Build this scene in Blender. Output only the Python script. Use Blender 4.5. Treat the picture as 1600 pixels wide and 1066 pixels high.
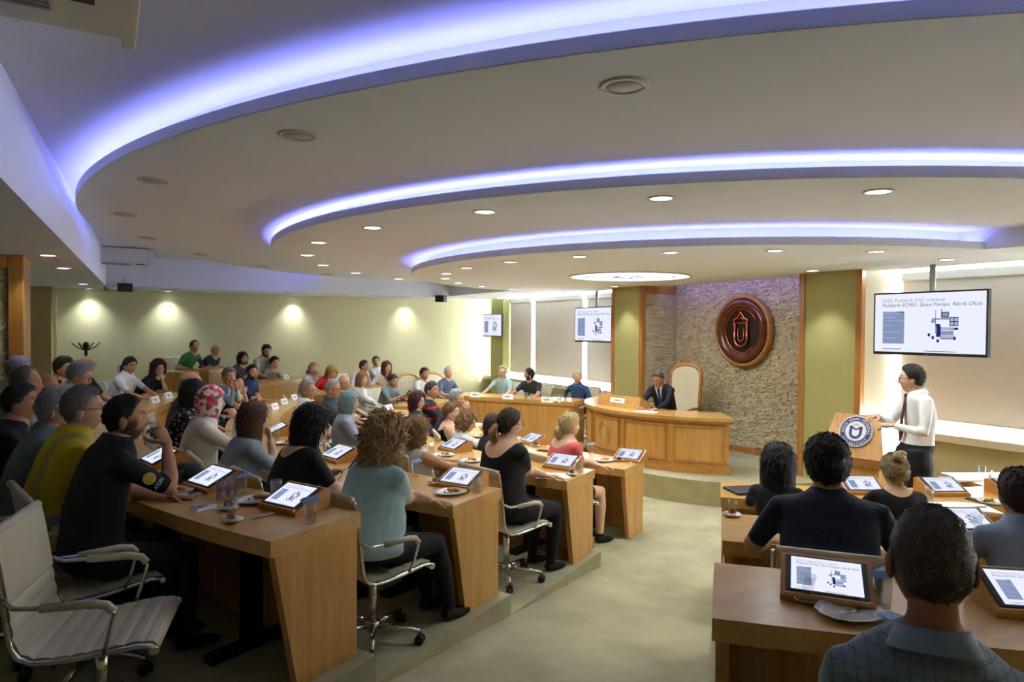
import bpy, bmesh, math, random
import numpy as np
from mathutils import Vector, Matrix
random.seed(7); rng = np.random.default_rng(7)
SC = bpy.context.scene
for _o in list(bpy.data.objects): bpy.data.objects.remove(_o)
COL = SC.collection
PI = math.pi
# ------------------------------------------------------------------ camera
F_PX, CXP, CYP, CAM_H = 1066.67, 800.0, 533.0, 2.15
_yaw, _pit, _rol = math.radians(59.3), math.radians(1.0), math.radians(0.45)
_F0 = np.array([math.cos(_yaw), math.sin(_yaw), 0.]); _R0 = np.array([math.sin(_yaw), -math.cos(_yaw), 0.]); _U0 = np.array([0., 0., 1.])
CF = _F0*math.cos(_pit)-_U0*math.sin(_pit); _U = _U0*math.cos(_pit)+_F0*math.sin(_pit)
CR = _R0*math.cos(_rol)+_U*math.sin(_rol); CU = _U*math.cos(_rol)-_R0*math.sin(_rol)
CAM = np.array([0., 0., CAM_H])
cd = bpy.data.cameras.new('camera'); cd.sensor_width = 36.0; cd.lens = 36.0*F_PX/1600.0; cd.clip_start = 0.05; cd.clip_end = 200
cam = bpy.data.objects.new('camera', cd); COL.objects.link(cam)
cam.matrix_world = Matrix(((CR[0], CU[0], -CF[0], 0), (CR[1], CU[1], -CF[1], 0), (CR[2], CU[2], -CF[2], CAM_H), (0, 0, 0, 1)))
SC.camera = cam
def ray(x, y): return CF*F_PX+CR*(x-CXP)-CU*(y-CYP)
def at(x, y, z):                     # surveyed point: pixel of the photograph on a horizontal plane of known height
    d = ray(x, y); return CAM+d*((z-CAM_H)/d[2])
def atd(x, y, dep): return CAM+ray(x, y)/F_PX*dep
def atX(x, y, X): d = ray(x, y); return CAM+d*(X/d[0])
# ------------------------------------------------------------------ world, sun, exposure
SC.view_settings.view_transform = 'Standard'; SC.view_settings.look = 'None'; SC.view_settings.gamma = 1.0
SC.view_settings.use_curve_mapping = False
SC.view_settings.exposure = 1.12
W = bpy.data.worlds.new('sky'); SC.world = W; W.use_nodes = True
_bg = W.node_tree.nodes['Background']; _bg.inputs[0].default_value = (0.90, 0.95, 1.0, 1); _bg.inputs[1].default_value = 24.0
sl = bpy.data.lights.new('sun', 'SUN'); sl.energy = 14.0; sl.angle = 0.01; sl.color = (1.0, 0.93, 0.8)
so = bpy.data.objects.new('sun', sl); COL.objects.link(so)
so.rotation_euler = Vector((-0.42, 0.62, -0.66)).to_track_quat('-Z', 'Y').to_euler(); so.location = (14, 0, 12)
try:
    SC.cycles.max_bounces = 7; SC.cycles.diffuse_bounces = 4; SC.cycles.glossy_bounces = 3; SC.cycles.transmission_bounces = 6
    SC.cycles.transparent_max_bounces = 8; SC.cycles.sample_clamp_indirect = 6.0; SC.cycles.caustics_reflective = False; SC.cycles.caustics_refractive = False
    SC.cycles.use_denoising = True
except Exception: pass
# ------------------------------------------------------------------ materials
def lin(c):
    if isinstance(c, str):
        c = c.lstrip('#'); c = [int(c[i:i+2], 16)/255 for i in (0, 2, 4)]
    return tuple((v/12.92 if v <= .04045 else ((v+.055)/1.055)**2.4) for v in c[:3])
def sc(c, k): return tuple(min(1, v*k) for v in c)
MATS = {}
class NT:
    def __init__(s, m): s.t = m.node_tree; s.n = s.t.nodes; s.l = s.t.links
    def new(s, ty, **kw):
        n = s.n.new(ty)
        for k, v in kw.items(): setattr(n, k, v)
        return n
    def link(s, a, b): s.l.new(a, b)
    def val(s, sock, v):
        if hasattr(v, 'links') or hasattr(v, 'is_linked'): s.l.new(v, sock)
        else: sock.default_value = v
    def math(s, op, a, b=0.0, clamp=False):
        n = s.new('ShaderNodeMath', operation=op, use_clamp=clamp); s.val(n.inputs[0], a); s.val(n.inputs[1], b); return n.outputs[0]
    def mix(s, f, a, b):
        n = s.new('ShaderNodeMix', data_type='RGBA'); s.val(n.inputs[0], f)
        for i, v in ((6, a), (7, b)):
            s.val(n.inputs[i], v if not isinstance(v, tuple) else (v+(1,) if len(v) == 3 else v))
        return n.outputs[2]
    def noise(s, scale, detail=3, rough=.5, vec=None, stretch=None):
        n = s.new('ShaderNodeTexNoise'); n.inputs['Scale'].default_value = scale; n.inputs['Detail'].default_value = detail; n.inputs['Roughness'].default_value = rough
        if vec is None: vec = s.new('ShaderNodeTexCoord').outputs['Object']
        if stretch:
            mp = s.new('ShaderNodeMapping'); mp.inputs['Scale'].default_value = stretch; s.link(vec, mp.inputs[0]); vec = mp.outputs[0]
        s.link(vec, n.inputs['Vector']); return n.outputs[0]
    def ramp(s, f, stops, const=False):
        n = s.new('ShaderNodeValToRGB'); cr = n.color_ramp
        if const: cr.interpolation = 'CONSTANT'
        while len(cr.elements) < len(stops): cr.elements.new(0.5)
        for e, (p, c) in zip(cr.elements, stops): e.position = p; e.color = tuple(c)+(1,)
        s.link(f, n.inputs[0]); return n.outputs[0]
    def bump(s, h, strength, dist=.01):
        n = s.new('ShaderNodeBump'); n.inputs['Strength'].default_value = strength; n.inputs['Distance'].default_value = dist; s.link(h, n.inputs['Height']); return n.outputs[0]
def mat(name, color, rough=.6, metal=0., noise=None, bump=None, spec=None, emit=None, trans=0, coat=0, ior=None):
    """noise=(scale, amount, stretch)  bump=(scale, strength, dist, stretch)"""
    if name in MATS: return MATS[name]
    m = bpy.data.materials.new(name); m.use_nodes = True; t = NT(m); b = t.n['Principled BSDF']
    c = lin(color)
    b.inputs['Roughness'].default_value = rough; b.inputs['Metallic'].default_value = metal
    if spec is not None: b.inputs['Specular IOR Level'].default_value = spec
    if trans: b.inputs['Transmission Weight'].default_value = trans
    if coat: b.inputs['Coat Weight'].default_value = coat; b.inputs['Coat Roughness'].default_value = .15
    if ior: b.inputs['IOR'].default_value = ior
    if noise:
        f = t.noise(noise[0], 4, .6, stretch=noise[2] if len(noise) > 2 else None)
        t.link(t.ramp(f, [(.28, sc(c, 1-noise[1])), (.72, sc(c, 1+noise[1]))]), b.inputs['Base Color'])
    else: b.inputs['Base Color'].default_value = c+(1,)
    if bump:
        t.link(t.bump(t.noise(bump[0], 3, .6, stretch=bump[3] if len(bump) > 3 else None), bump[1], bump[2]), b.inputs['Normal'])
    if emit:
        b.inputs['Emission Color'].default_value = lin(emit[0])+(1,); b.inputs['Emission Strength'].default_value = emit[1]
    MATS[name] = m; return m
def emis(name, color, strength):
    if name in MATS: return MATS[name]
    m = bpy.data.materials.new(name); m.use_nodes = True; t = NT(m); t.n.clear()
    e = t.new('ShaderNodeEmission'); e.inputs[0].default_value = lin(color)+(1,); e.inputs[1].default_value = strength
    o = t.new('ShaderNodeOutputMaterial'); t.link(e.outputs[0], o.inputs[0]); MATS[name] = m; return m
def wood(name, ca, cb, stretch, rough=.38, scale=3.0):
    if name in MATS: return MATS[name]
    m = bpy.data.materials.new(name); m.use_nodes = True; t = NT(m); b = t.n['Principled BSDF']
    f = t.noise(scale, 6, .62, stretch=stretch); f2 = t.noise(scale*6, 3, .7, stretch=stretch)
    h = t.math('ADD', t.math('MULTIPLY', f, .75), t.math('MULTIPLY', f2, .25))
    t.link(t.ramp(h, [(.36, lin(ca)), (.5, tuple((x+y)/2 for x, y in zip(lin(ca), lin(cb)))), (.66, lin(cb))]), b.inputs['Base Color'])
    b.inputs['Roughness'].default_value = rough; b.inputs['Coat Weight'].default_value = .25; b.inputs['Coat Roughness'].default_value = .2
    t.link(t.bump(f2, .06, .004), b.inputs['Normal']); MATS[name] = m; return m
M_WOODV = wood('oak_vertical', '#b9853f', '#d3a35a', (6, 6, .5))
M_WOODT = wood('oak_top', '#b98a45', '#d2a660', (1.0, 4.5, 3), rough=.3)
M_WOODD = wood('oak_trim', '#9a6427', '#b9813c', (6, 6, .6))
M_WOODH = wood('oak_rail', '#a8702f', '#c08a45', (1.2, 1.2, 8))
M_WOODK = wood('walnut_red', '#4a2312', '#70361b', (3, 3, 3), rough=.2)
M_WALLB = mat('paint_beige_green', '#c2be97', .8, noise=(1.2, .03), bump=(120, .08, .002))
M_WALLD = mat('paint_brown', '#93834f', .8, noise=(1.5, .04))
M_WALLC = mat('paint_cream', '#d8cfb8', .8, noise=(1.2, .03))
M_CEIL = mat('ceiling_plaster', '#e8eff7', .85, noise=(.8, .02))
M_OLIVE = mat('olive_fabric_panel', '#a9a56a', .8, noise=(40, .05, (1, 1, .1)))
M_CARPET = mat('carpet_beige', '#a8a284', .95, noise=(1.6, .22), bump=(260, .5, .004), spec=.1)
M_CARPETR = mat('carpet_riser', '#a39a70', .95, noise=(5, .16), bump=(200, .5, .004), spec=.1)
M_STONE = [mat('split_travertine_'+n, c, .85, noise=(9, .14), bump=(70, .4, .005)) for n, c in (('buff', '#c6bb98'), ('pale', '#d0c6a6'), ('brown', '#b4a784'))]
M_STONEB = mat('stone_backing', '#8f8366', .9)
M_BLIND = None
M_CHROME = mat('chrome', '#d8d8d4', .13, 1.0)
M_STEEL = mat('brushed_grey', '#a9adab', .4, .8)
M_BLACK = mat('black_plastic', '#15161a', .45)
M_BLACKM = mat('black_metal', '#191919', .5, .4)
M_CREAM = mat('cream_leather', '#cfc8ab', .45, noise=(8, .04), bump=(150, .12, .002))
M_WHITEP = mat('white_plastic', '#dedcd0', .4)
M_DARKGAP = mat('dark_gap', '#1c1b18', .7)
M_PORC = mat('white_porcelain', '#eceae2', .12, coat=.6)
M_PAPER = mat('white_paper', '#f1f0ea', .8)
def thin_glass(name, tint, fac):
    m = bpy.data.materials.new(name); m.use_nodes = True; t = NT(m); t.n.clear(); o = t.new('ShaderNodeOutputMaterial'); mx = t.new('ShaderNodeMixShader')
    lw = t.new('ShaderNodeLayerWeight'); lw.inputs[0].default_value = .35; t.link(t.math('ADD', t.math('MULTIPLY', lw.outputs['Facing'], .38), fac, True), mx.inputs[0])
    a = t.new('ShaderNodeBsdfTransparent'); a.inputs[0].default_value = lin(tint)+(1,); g = t.new('ShaderNodeBsdfGlossy'); g.inputs['Roughness'].default_value = .06; g.inputs[0].default_value = (.9, .92, .93, 1)
    t.link(a.outputs[0], mx.inputs[1]); t.link(g.outputs[0], mx.inputs[2]); t.link(mx.outputs[0], o.inputs[0]); MATS[name] = m; return m
M_GLASS = thin_glass('clear_glass', '#f8fafa', .035)
M_TEA = thin_glass('tea', '#c9783a', .03)
M_WATER = thin_glass('water', '#f6f8f8', .02)
M_BLUE = mat('blue_paper', '#7d9cc0', .7)
M_PASTRY = mat('pastry', '#c08a4a', .7, noise=(30, .25))
M_COPPER = mat('copper', '#d07a4a', .25, 1.0, bump=(30, .3, .004))
# ------------------------------------------------------------------ mesh helpers
class MB:
    def __init__(s): s.v = []; s.f = []; s.m = []; s.sm = []; s.n = 0
    def add(s, v, f, m=0, smooth=False):
        v = np.asarray(v, float).reshape(-1, 3); s.v.append(v)
        for q in f: s.f.append(tuple(int(i)+s.n for i in q)); s.m.append(m); s.sm.append(smooth)
        s.n += len(v); return s
    def box(s, a, b, m=0):
        (x0, y0, z0), (x1, y1, z1) = a, b
        v = [(x0, y0, z0), (x1, y0, z0), (x1, y1, z0), (x0, y1, z0), (x0, y0, z1), (x1, y0, z1), (x1, y1, z1), (x0, y1, z1)]
        return s.add(v, BOXF, m)
    def obox(s, c, half, rz=0, m=0):
        ca, sa = math.cos(rz), math.sin(rz); v = []
        for z in (-1, 1):
            for x, y in ((-1, -1), (1, -1), (1, 1), (-1, 1)):
                X, Y = x*half[0], y*half[1]; v.append((c[0]+X*ca-Y*sa, c[1]+X*sa+Y*ca, c[2]+z*half[2]))
        return s.add(v, BOXF, m)
    def bbox(s, a, b, bev=.006, m=0):          # box with chamfered edges
        (x0, y0, z0), (x1, y1, z1) = a, b; e = bev
        bm = bmesh.new(); bmesh.ops.create_cube(bm, size=1)
        for v in bm.verts: v.co = Vector(((x0+x1)/2+v.co.x*(x1-x0), (y0+y1)/2+v.co.y*(y1-y0), (z0+z1)/2+v.co.z*(z1-z0)))
        bmesh.ops.bevel(bm, geom=list(bm.edges), offset=e, segments=2, affect='EDGES', profile=.6)
        s.bm(bm, m); return s
    def bm(s, bm, m=0, smooth=False):
        bm.verts.index_update(); s.add([v.co[:] for v in bm.verts], [[v.index for v in f.verts] for f in bm.faces], m, smooth); bm.free(); return s
    def tube(s, pts, rad, n=8, m=0, smooth=True, sq=None, up=None, caps=True):
        v, f = tube_geo(pts, rad, n, sq, up, caps); return s.add(v, f, m, smooth)
    def lathe(s, prof, n=20, c=(0, 0, 0), m=0, smooth=True, sx=1, sy=1):
        v = []; f = []
        for r, z in prof:
            for i in range(n):
                a = 2*PI*i/n; v.append((c[0]+r*sx*math.cos(a), c[1]+r*sy*math.sin(a), c[2]+z))
        for j in range(len(prof)-1):
            for i in range(n):
                k = (i+1) % n; f.append((j*n+i, j*n+k, (j+1)*n+k, (j+1)*n+i))
        if prof[0][0] > 1e-6: f.append(tuple(range(n-1, -1, -1)))
        if prof[-1][0] > 1e-6: f.append(tuple((len(prof)-1)*n+i for i in range(n)))
        return s.add(v, f, m, smooth)
    def ell(s, c, r, n=12, k=8, m=0, R=None):
        v = []; f = []
        for j in range(k+1):
            t = PI*j/k
            for i in range(n):
                a = 2*PI*i/n; p = np.array([r[0]*math.sin(t)*math.cos(a), r[1]*math.sin(t)*math.sin(a), r[2]*math.cos(t)])
                if R is not None: p = R@p
                v.append(p+np.asarray(c))
        for j in range(k):
            for i in range(n):
                q = (i+1) % n; f.append((j*n+i, (j+1)*n+i, (j+1)*n+q, j*n+q))
        return s.add(v, f, m, True)
    def mesh(s, name, mats=()):
        me = bpy.data.meshes.new(name)
        if s.n: me.from_pydata(np.concatenate(s.v).tolist(), [], s.f)
        for m in mats: me.materials.append(m)
        me.polygons.foreach_set('material_index', s.m); me.polygons.foreach_set('use_smooth', s.sm); me.update(); return me
    def build(s, name, mats, parent=None, loc=None, rz=None, kind=None):
        if not isinstance(mats, (list, tuple)): mats = [mats]
        return link(name, s.mesh(name, mats), parent, loc, rz, kind)
BOXF = [(0, 3, 2, 1), (4, 5, 6, 7), (0, 1, 5, 4), (1, 2, 6, 5), (2, 3, 7, 6), (3, 0, 4, 7)]
def tube_geo(pts, rad, n=8, sq=None, up=None, caps=True):
    P = [np.asarray(p, float) for p in pts]; K = len(P)
    if not hasattr(rad, '__len__'): rad = [rad]*K
    T = []
    for i in range(K):
        d = P[min(i+1, K-1)]-P[max(i-1, 0)]; T.append(d/(np.linalg.norm(d)+1e-12))
    u = np.asarray(up, float) if up is not None else (np.array([0, 0, 1.]) if abs(T[0][2]) < .9 else np.array([1., 0, 0]))
    v = []; f = []
    for i in range(K):
        u = u-T[i]*(u@T[i]); u /= np.linalg.norm(u)+1e-12; w = np.cross(T[i], u)
        su, sw = (1, 1) if sq is None else sq
        for j in range(n):
            a = 2*PI*j/n; v.append(P[i]+rad[i]*(su*math.cos(a)*u+sw*math.sin(a)*w))
    for i in range(K-1):
        for j in range(n):
            k = (j+1) % n; f.append((i*n+j, i*n+k, (i+1)*n+k, (i+1)*n+j))
    if caps: f.append(tuple(range(n-1, -1, -1))); f.append(tuple((K-1)*n+j for j in range(n)))
    return v, f
def link(name, me, parent=None, loc=None, rz=None, kind=None):
    o = bpy.data.objects.new(name, me); COL.objects.link(o)
    if parent is not None: o.parent = parent
    if loc is not None: o.location = [float(x) for x in loc]
    if rz is not None: o.rotation_euler = (0, 0, rz)
    if kind: o['kind'] = kind
    return o
def tag(o, label, cat, group=None):
    o['label'] = label; o['category'] = cat
    if group: o['group'] = group
    return o
def empty(name, label, cat, loc=(0, 0, 0), rz=0, group=None):
    o = link(name, None, None, loc, rz); o.empty_display_size = .1; return tag(o, label, cat, group)
def struct(o): o['kind'] = 'structure'; return o
def dup(root, loc, rz, label, group=None):
    def cp(o, par):
        c = o.copy(); COL.objects.link(c); c.parent = par
        for ch in KIDS.get(o.name, ()): cp(ch, c)
        return c
    r = cp(root, None); r.location = [float(x) for x in loc]; r.rotation_euler = (0, 0, rz); r['label'] = label
    if group: r['group'] = group
    return r
KIDS = {}
def index_kids(root):
    KIDS[root.name] = list(root.children)
    for c in root.children: index_kids(c)
# room polar layout: the rows are arcs about one centre beside the stage
CX0, CY0 = 7.8, 7.1
def pol(r, phi, z=0.): a = math.radians(phi); return np.array([CX0-r*math.cos(a), CY0-r*math.sin(a), z])
def arcbox(mb, r0, r1, z0, z1, p0, p1, step=2.0, m=0, c=None, zf=None):
    n = max(1, int(abs(p1-p0)/step)); v = []; f = []
    for i in range(n+1):
        ph = p0+(p1-p0)*i/n
        for r, z in ((r0, z0), (r1, z0), (r1, z1), (r0, z1)):
            q = pol(r, ph, z)
            if c is not None: q = q+np.array([c[0]-CX0, c[1]-CY0, 0])
            if zf is not None and z == z1: q[2] = zf(r)
            v.append(q)
    for i in range(n):
        a = i*4; b = a+4
        for j in range(4): k = (j+1) % 4; f.append((a+j, a+k, b+k, b+j))
    f += [(3, 2, 1, 0), (n*4, n*4+1, n*4+2, n*4+3)]
    mb.add(v, f, m); return mb
def snap(p, marg):                   # keep a thing on the desk top it stands on
    p = np.array(p, float); r = math.hypot(p[0]-CX0, p[1]-CY0); ph = math.degrees(math.atan2(CY0-p[1], CX0-p[0]))
    for k, R in RN.items():
        if abs(p[2]-(TIER[k]+.75)) < .012 and abs(r-(R-.29)) < .68:
            r = min(max(r, R-DD+marg), R-marg*.6)
            if 0 < ph < 34: ph = min(ph, 28.5-math.degrees(marg/r))
            q = pol(r, ph, p[2]); return q
    return p
# ------------------------------------------------------------------ text to mesh (batched)
_texts = {}
def text_req(key, body, size=1.0, shear=0.0, align='LEFT', extrude=0.0):
    c = bpy.data.curves.new('txt', 'FONT'); c.body = body; c.size = size; c.shear = shear; c.align_x = align; c.extrude = extrude; c.resolution_u = 2
    o = bpy.data.objects.new('txt', c); COL.objects.link(o); _texts[key] = o
def text_flush():
    dg = bpy.context.evaluated_depsgraph_get(); dg.update(); out = {}
    for k, o in _texts.items():
        me = bpy.data.meshes.new_from_object(o.evaluated_get(dg))
        out[k] = (np.array([v.co[:] for v in me.vertices]).reshape(-1, 3), [tuple(p.vertices) for p in me.polygons]); bpy.data.meshes.remove(me)
        c = o.data; bpy.data.objects.remove(o); bpy.data.curves.remove(c)
    _texts.clear(); return out
# ================================================================== ROOM SHELL
XW, YL, YR, XB = 8.5, 15.3, -2.0, -3.3
TIER = {0: .60, 1: .43, 2: .28, 3: .13, 4: 0.0}
RN = {0: 9.63, 1: 8.16, 2: 6.75, 3: 5.12, 4: 3.80}     # sitting edge radius of every row
DD = .58
floor = struct(MB().box((XB-.2, YR-.2, -.2), (XW+.2, YL+.2, 0)).build('floor', M_CARPET))
def tier(T, r0, r1, p0, p1):
    arcbox(MB(), r0, r1, 0.0005, T, p0, p1, 1.5).build('carpet_tier', M_CARPET, floor)
    for r, q in ((r0, T),): pass
tier(TIER[3], 4.50, 6.13, -37.6, 29.2); tier(TIER[2], 6.13, 7.54, -36.2, 29.2); tier(TIER[1], 7.54, 8.98, -31, 29.2)
tier(TIER[3], 4.50, 6.13, 42.0, 80); tier(TIER[2], 6.13, 7.54, 42.0, 80); tier(TIER[1], 7.54, 8.98, 42.0, 66)
tier(TIER[3], 4.50, 6.13, -80, -42.0); tier(TIER[2], 6.13, 7.54, -80, -42.0); tier(TIER[1], 7.54, 8.98, -64, -42.0)
tier(TIER[0], 8.98, 11.0, -46, 56); tier(TIER[0]-.001, 8.98, 10.2, -52, -46)
for a, b in ((29.2, 42.0), (-42.0, -29.2)):
    arcbox(MB(), 4.6, 8.98, .0005, .4, a, b, 1.5, zf=lambda r: max(.001, (r-4.6)*.085)).build('aisle_ramp', M_CARPET, floor)
# carpeted stage: a disc in front of the niche running back into it
sp = MB(); v = []; n = 40
for z in (.0006, .30):
    for i in range(n+1):
        p = pol(1.87, -90+180*i/n, z); v.append(p)
    v += [np.array([8.42, 5.23, z]), np.array([8.42, 8.97, z])]
k = n+3
sp.add(v, [tuple(range(k-1, -1, -1)), tuple(range(k, 2*k))]+[(i, (i+1) % k, k+(i+1) % k, k+i) for i in range(k)])
sp.build('stage_platform', [M_CARPETR], floor)
sp = MB(); sp.add([(x, y, .3005) for x, y, _ in v[:k]], [tuple(range(k))]); sp.build('stage_carpet', M_CARPET, floor)
# walls
wl = struct(MB().box((XB, YL, 0), (XW+.2, YL+.2, 3.5)).build('wall_left', M_WALLB))
MB().box((XB, 14.85, 0), (-.86, YL, 2.85)).build('recess_panel', M_WALLD, wl)
MB().box((-.86, 15.2, 0), (-.80, YL, 2.85)).build('corner_bead', M_WALLB, wl)
struct(MB().box((XB-.2, YR, 0), (XB, YL, 3.5)).build('wall_back', M_WALLB))
struct(MB().box((XB, YR-.2, 0), (XW+.2, YR, 3.5)).build('wall_right', M_WALLB))
wf = MB(); wf.box((XW, YR, 0), (XW+.2, YL, .89)); wf.box((XW, YR, 3.0), (XW+.2, YL, 3.5)); wf.box((XW, 5.3, .89), (XW+.2, 9.3, 3.0))
wf.box((XW, 15.02, .89), (XW+.2, YL, 3.0)); wf.box((XW, YR, .89), (XW+.2, -1.7, 3.0))
wfo = struct(wf.build('wall_front', M_WALLB))
for a, b in ((YR, 4.78), (9.38, YL)):
    MB().bbox((8.26, a, .89), (XW, b, .98), .008).build('window_sill', M_WALLC, wfo)
glass = bpy.data.materials.new('window_glass'); glass.use_nodes = True; t = NT(glass); t.n.clear()
o_ = t.new('ShaderNodeOutputMaterial'); mx = t.new('ShaderNodeMixShader'); mx.inputs[0].default_value = .06
tr = t.new('ShaderNodeBsdfTransparent'); gl = t.new('ShaderNodeBsdfGlossy'); gl.inputs['Roughness'].default_value = .03
t.link(tr.outputs[0], mx.inputs[1]); t.link(gl.outputs[0], mx.inputs[2]); t.link(mx.outputs[0], o_.inputs[0])
wins = [(-1.7, .35), (.35, 2.55), (2.55, 4.80), (4.80, 5.3), (9.3, 11.17), (11.17, 13.12), (13.12, 15.02)]
for i, (a, b) in enumerate(wins):
    fr = MB()
    for y0, y1, z0, z1 in ((a, b, .89, .95), (a, b, 2.95, 3.0), (a, a+.05, .95, 2.95), (b-.05, b, .95, 2.95)): fr.box((8.55, y0, z0), (8.62, y1, z1))
    w = struct(fr.build('window_%d' % (i+1), M_WHITEP))
    MB().box((8.58, a+.05, .95), (8.588, b-.05, 2.95)).build('pane', glass, w)
M_BLIND = bpy.data.materials.new('roller_blind_cloth'); M_BLIND.use_nodes = True; t = NT(M_BLIND); t.n.clear()
o_ = t.new('ShaderNodeOutputMaterial'); mx = t.new('ShaderNodeMixShader'); mx.inputs[0].default_value = .065
df = t.new('ShaderNodeBsdfDiffuse'); tl = t.new('ShaderNodeBsdfTranslucent')
c_ = t.ramp(t.noise(60, 2, .5, stretch=(1, .1, 6)), [(.3, lin('#ddd6cd')), (.7, lin('#e6e0d8'))])
t.link(c_, df.inputs[0]); t.link(c_, tl.inputs[0]); t.link(df.outputs[0], mx.inputs[1]); t.link(tl.outputs[0], mx.inputs[2]); t.link(mx.outputs[0], o_.inputs[0])
bl = [(.45, 2.5, 'beyond the right edge of the tv screen'), (2.6, 4.74, 'wide, behind the big tv by the speaker'), (4.87, 5.29, 'narrow, beside the right olive column'),
      (9.32, 11.10, 'behind the tv left of the stage column'), (11.25, 13.05, 'wide, behind the two men at the wing desk'), (13.2, 14.16, 'narrow, beside the small far tv'), (-1.6, .35, 'last towards the right wall')]
for a, b, d in bl:
    e = empty('roller_blind', 'beige roller blind, '+d, 'blind', (8.36, (a+b)/2, 2.80), 0, 'roller blinds'); h = (b-a)/2
    m = MB(); m.box((-.004, -h, -1.67), (.004, h, 0)); m.build('cloth', M_BLIND, e)
    MB().tube([(0, -h, -1.67), (0, h, -1.67)], .012, 8).build('bottom_bar', M_WHITEP, e)
    MB().bbox((-.045, -h, -.03), (.045, h, .07), .01).build('head_box', M_WHITEP, e)
# baseboards
struct(MB().box((8.31, 5.62, .3), (8.345, 8.58, .385)).build('baseboard_front', M_WOODD))
struct(MB().box((-.8, YL-.03, 0), (XW, YL, .1)).build('baseboard_left', M_WOODD))
# ------------------------------------------------------------------ split-face stone
def stone(mb, o, du, w, h, nrm, rh=.022, seed=1):
    r = random.Random(seed); o = np.array(o, float); du = np.array(du, float); nrm = np.array(nrm, float); z = 0
    while z < h-.005:
        u = 0; hh = min(rh*r.uniform(.75, 1.3), h-z); 
        while u < w-.004:
            L = min(r.uniform(.03, .11), w-u); d0 = r.uniform(.006, .03); d1 = d0+r.uniform(-.006, .006)
            a = o+du*(u+.001)+np.array([0, 0, z+.001]); b = o+du*(u+L-.001)+np.array([0, 0, z+.001]); up = np.array([0, 0, hh-.002])
            v = [a, b, b+up, a+up, a+nrm*d0, b+nrm*d1, b+up+nrm*d1*r.uniform(.7, 1.1), a+up+nrm*d0*r.uniform(.7, 1.1)]
            mb.add(v, [(4, 5, 6, 7), (0, 1, 5, 4), (1, 2, 6, 5), (2, 3, 7, 6), (3, 0, 4, 7)], r.choice((0, 0, 0, 1, 2))); u += L
        z += hh
    return mb
NX = 8.36
nb = struct(MB().box((NX, 5.55, .3), (8.5, 8.65, 2.95)).build('wall_niche', M_STONEB))
stone(MB(), (NX+.0, 8.58, .385), (0, -1, 0), 2.96, 2.57, (-1, 0, 0), .019, 3).build('split_face_stone', M_STONE, nb, kind='stuff')
# columns either side of the niche: olive cloth face framed in oak, stone on the niche side
for (y0, y1, nm, sside) in ((4.78, 5.62, 'right', 1), (8.58, 9.38, 'left', -1)):
    c = struct(MB().box((7.63, y0+.03, 0), (NX+.14, y1-.03, 2.88)).build('wall_column_'+nm, M_WALLC))
    MB().box((7.60, y0+.075, 0), (7.63, y1-.075, 2.88)).build('fabric_panel', M_OLIVE, c)
    for a in (y0, y1-.075): MB().box((7.585, a, 0), (7.66, a+.075, 2.88)).build('oak_post', M_WOODD, c)
    ys = y1 if sside > 0 else y0
    MB().box((7.66, min(ys, ys-.03*sside), 2.76), (NX, max(ys, ys-.03*sside), 2.88)).build('oak_lintel', M_WOODD, c)
    MB().box((7.66, min(ys, ys-.03*sside), .3), (NX, max(ys, ys-.03*sside), .385)).build('oak_plinth', M_WOODD, c)
    stone(MB(), (7.66, ys-.03*sside, .385), (1, 0, 0), NX-7.66, 2.375, (0, sside, 0), .019, 5).build('split_face_stone', M_STONE, c, kind='stuff')
# far olive pillar between the windows
struct(MB().box((8.16, 14.17, 0), (8.5, 14.76, 2.88)).build('wall_pillar', M_OLIVE))
# stone-faced pier with an oak frame behind the first row
pr = struct(MB().box((-1.80, 8.46, .43), (-.75, 9.1, 2.85)).build('wall_pier', M_STONEB))
for a, b in (((-.845, 8.40, .43), (-.715, 9.12, 2.85)), ((-1.83, 8.40, .43), (-1.70, 9.12, 2.85)), ((-1.70, 8.40, 2.72), (-.845, 8.5, 2.85))):
    MB().bbox(a, b, .01).build('oak_frame', M_WOODD, pr)
stone(MB(), (-1.70, 8.46, .43), (1, 0, 0), .85, 2.29, (0, -1, 0), .03, 9).build('split_face_stone', M_STONE, pr, kind='stuff')
# ------------------------------------------------------------------ CEILING
ZT = 3.40
ceil = struct(MB().box((XB-.2, YR-.2, ZT), (XW+.2, YL+.2, ZT+.15)).build('ceiling', M_CEIL))
_q = [(XB, YR), (-.69, YR), (.05, YL), (XB, YL)]; MB().add([(x, y, z) for z in (2.85, ZT) for x, y in _q], BOXF).build('soffit', M_CEIL, ceil)
MB().box((-.05, 13.98, 2.85), (6.65, YL, ZT)).build('soffit', M_CEIL, ceil)
MB().box((-.24, YR, 2.85), (6.65, .2, ZT)).build('soffit', M_CEIL, ceil)
MB().box((6.65, YR, 2.8835), (7.98, YL, ZT)).build('soffit', M_CEIL, ceil)
MB().box((7.98, 5.0, 2.96), (XW, 9.2, ZT)).build('soffit', M_CEIL, ceil)
MB().box((7.98, YR, 3.02), (XW, YL, ZT)).build('curtain_pocket', M_CEIL, ceil)
DISCS = {'A': (7.6, 7.1, 7.83, 3.20, ZT), 'B': (7.2, 7.0, 5.70, 3.055, 3.20), 'C': (7.34, 7.1, 4.10, 2.88, 3.055)}
def revolve(mb, prof, c, p0, p1, n=120, m=0):
    v = []; f = []; K = len(prof)
    for i in range(n+1):
        a = math.radians(p0+(p1-p0)*i/n)
        for r, z in prof: v.append((c[0]-r*math.cos(a), c[1]-r*math.sin(a), z))
    for i in range(n):
        for j in range(K-1): f.append((i*K+j, i*K+j+1, (i+1)*K+j+1, (i+1)*K+j))
    mb.add(v, f, m, True); return mb
M_LED = emis('led_violet', '#9a97ff', 8.0)
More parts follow.
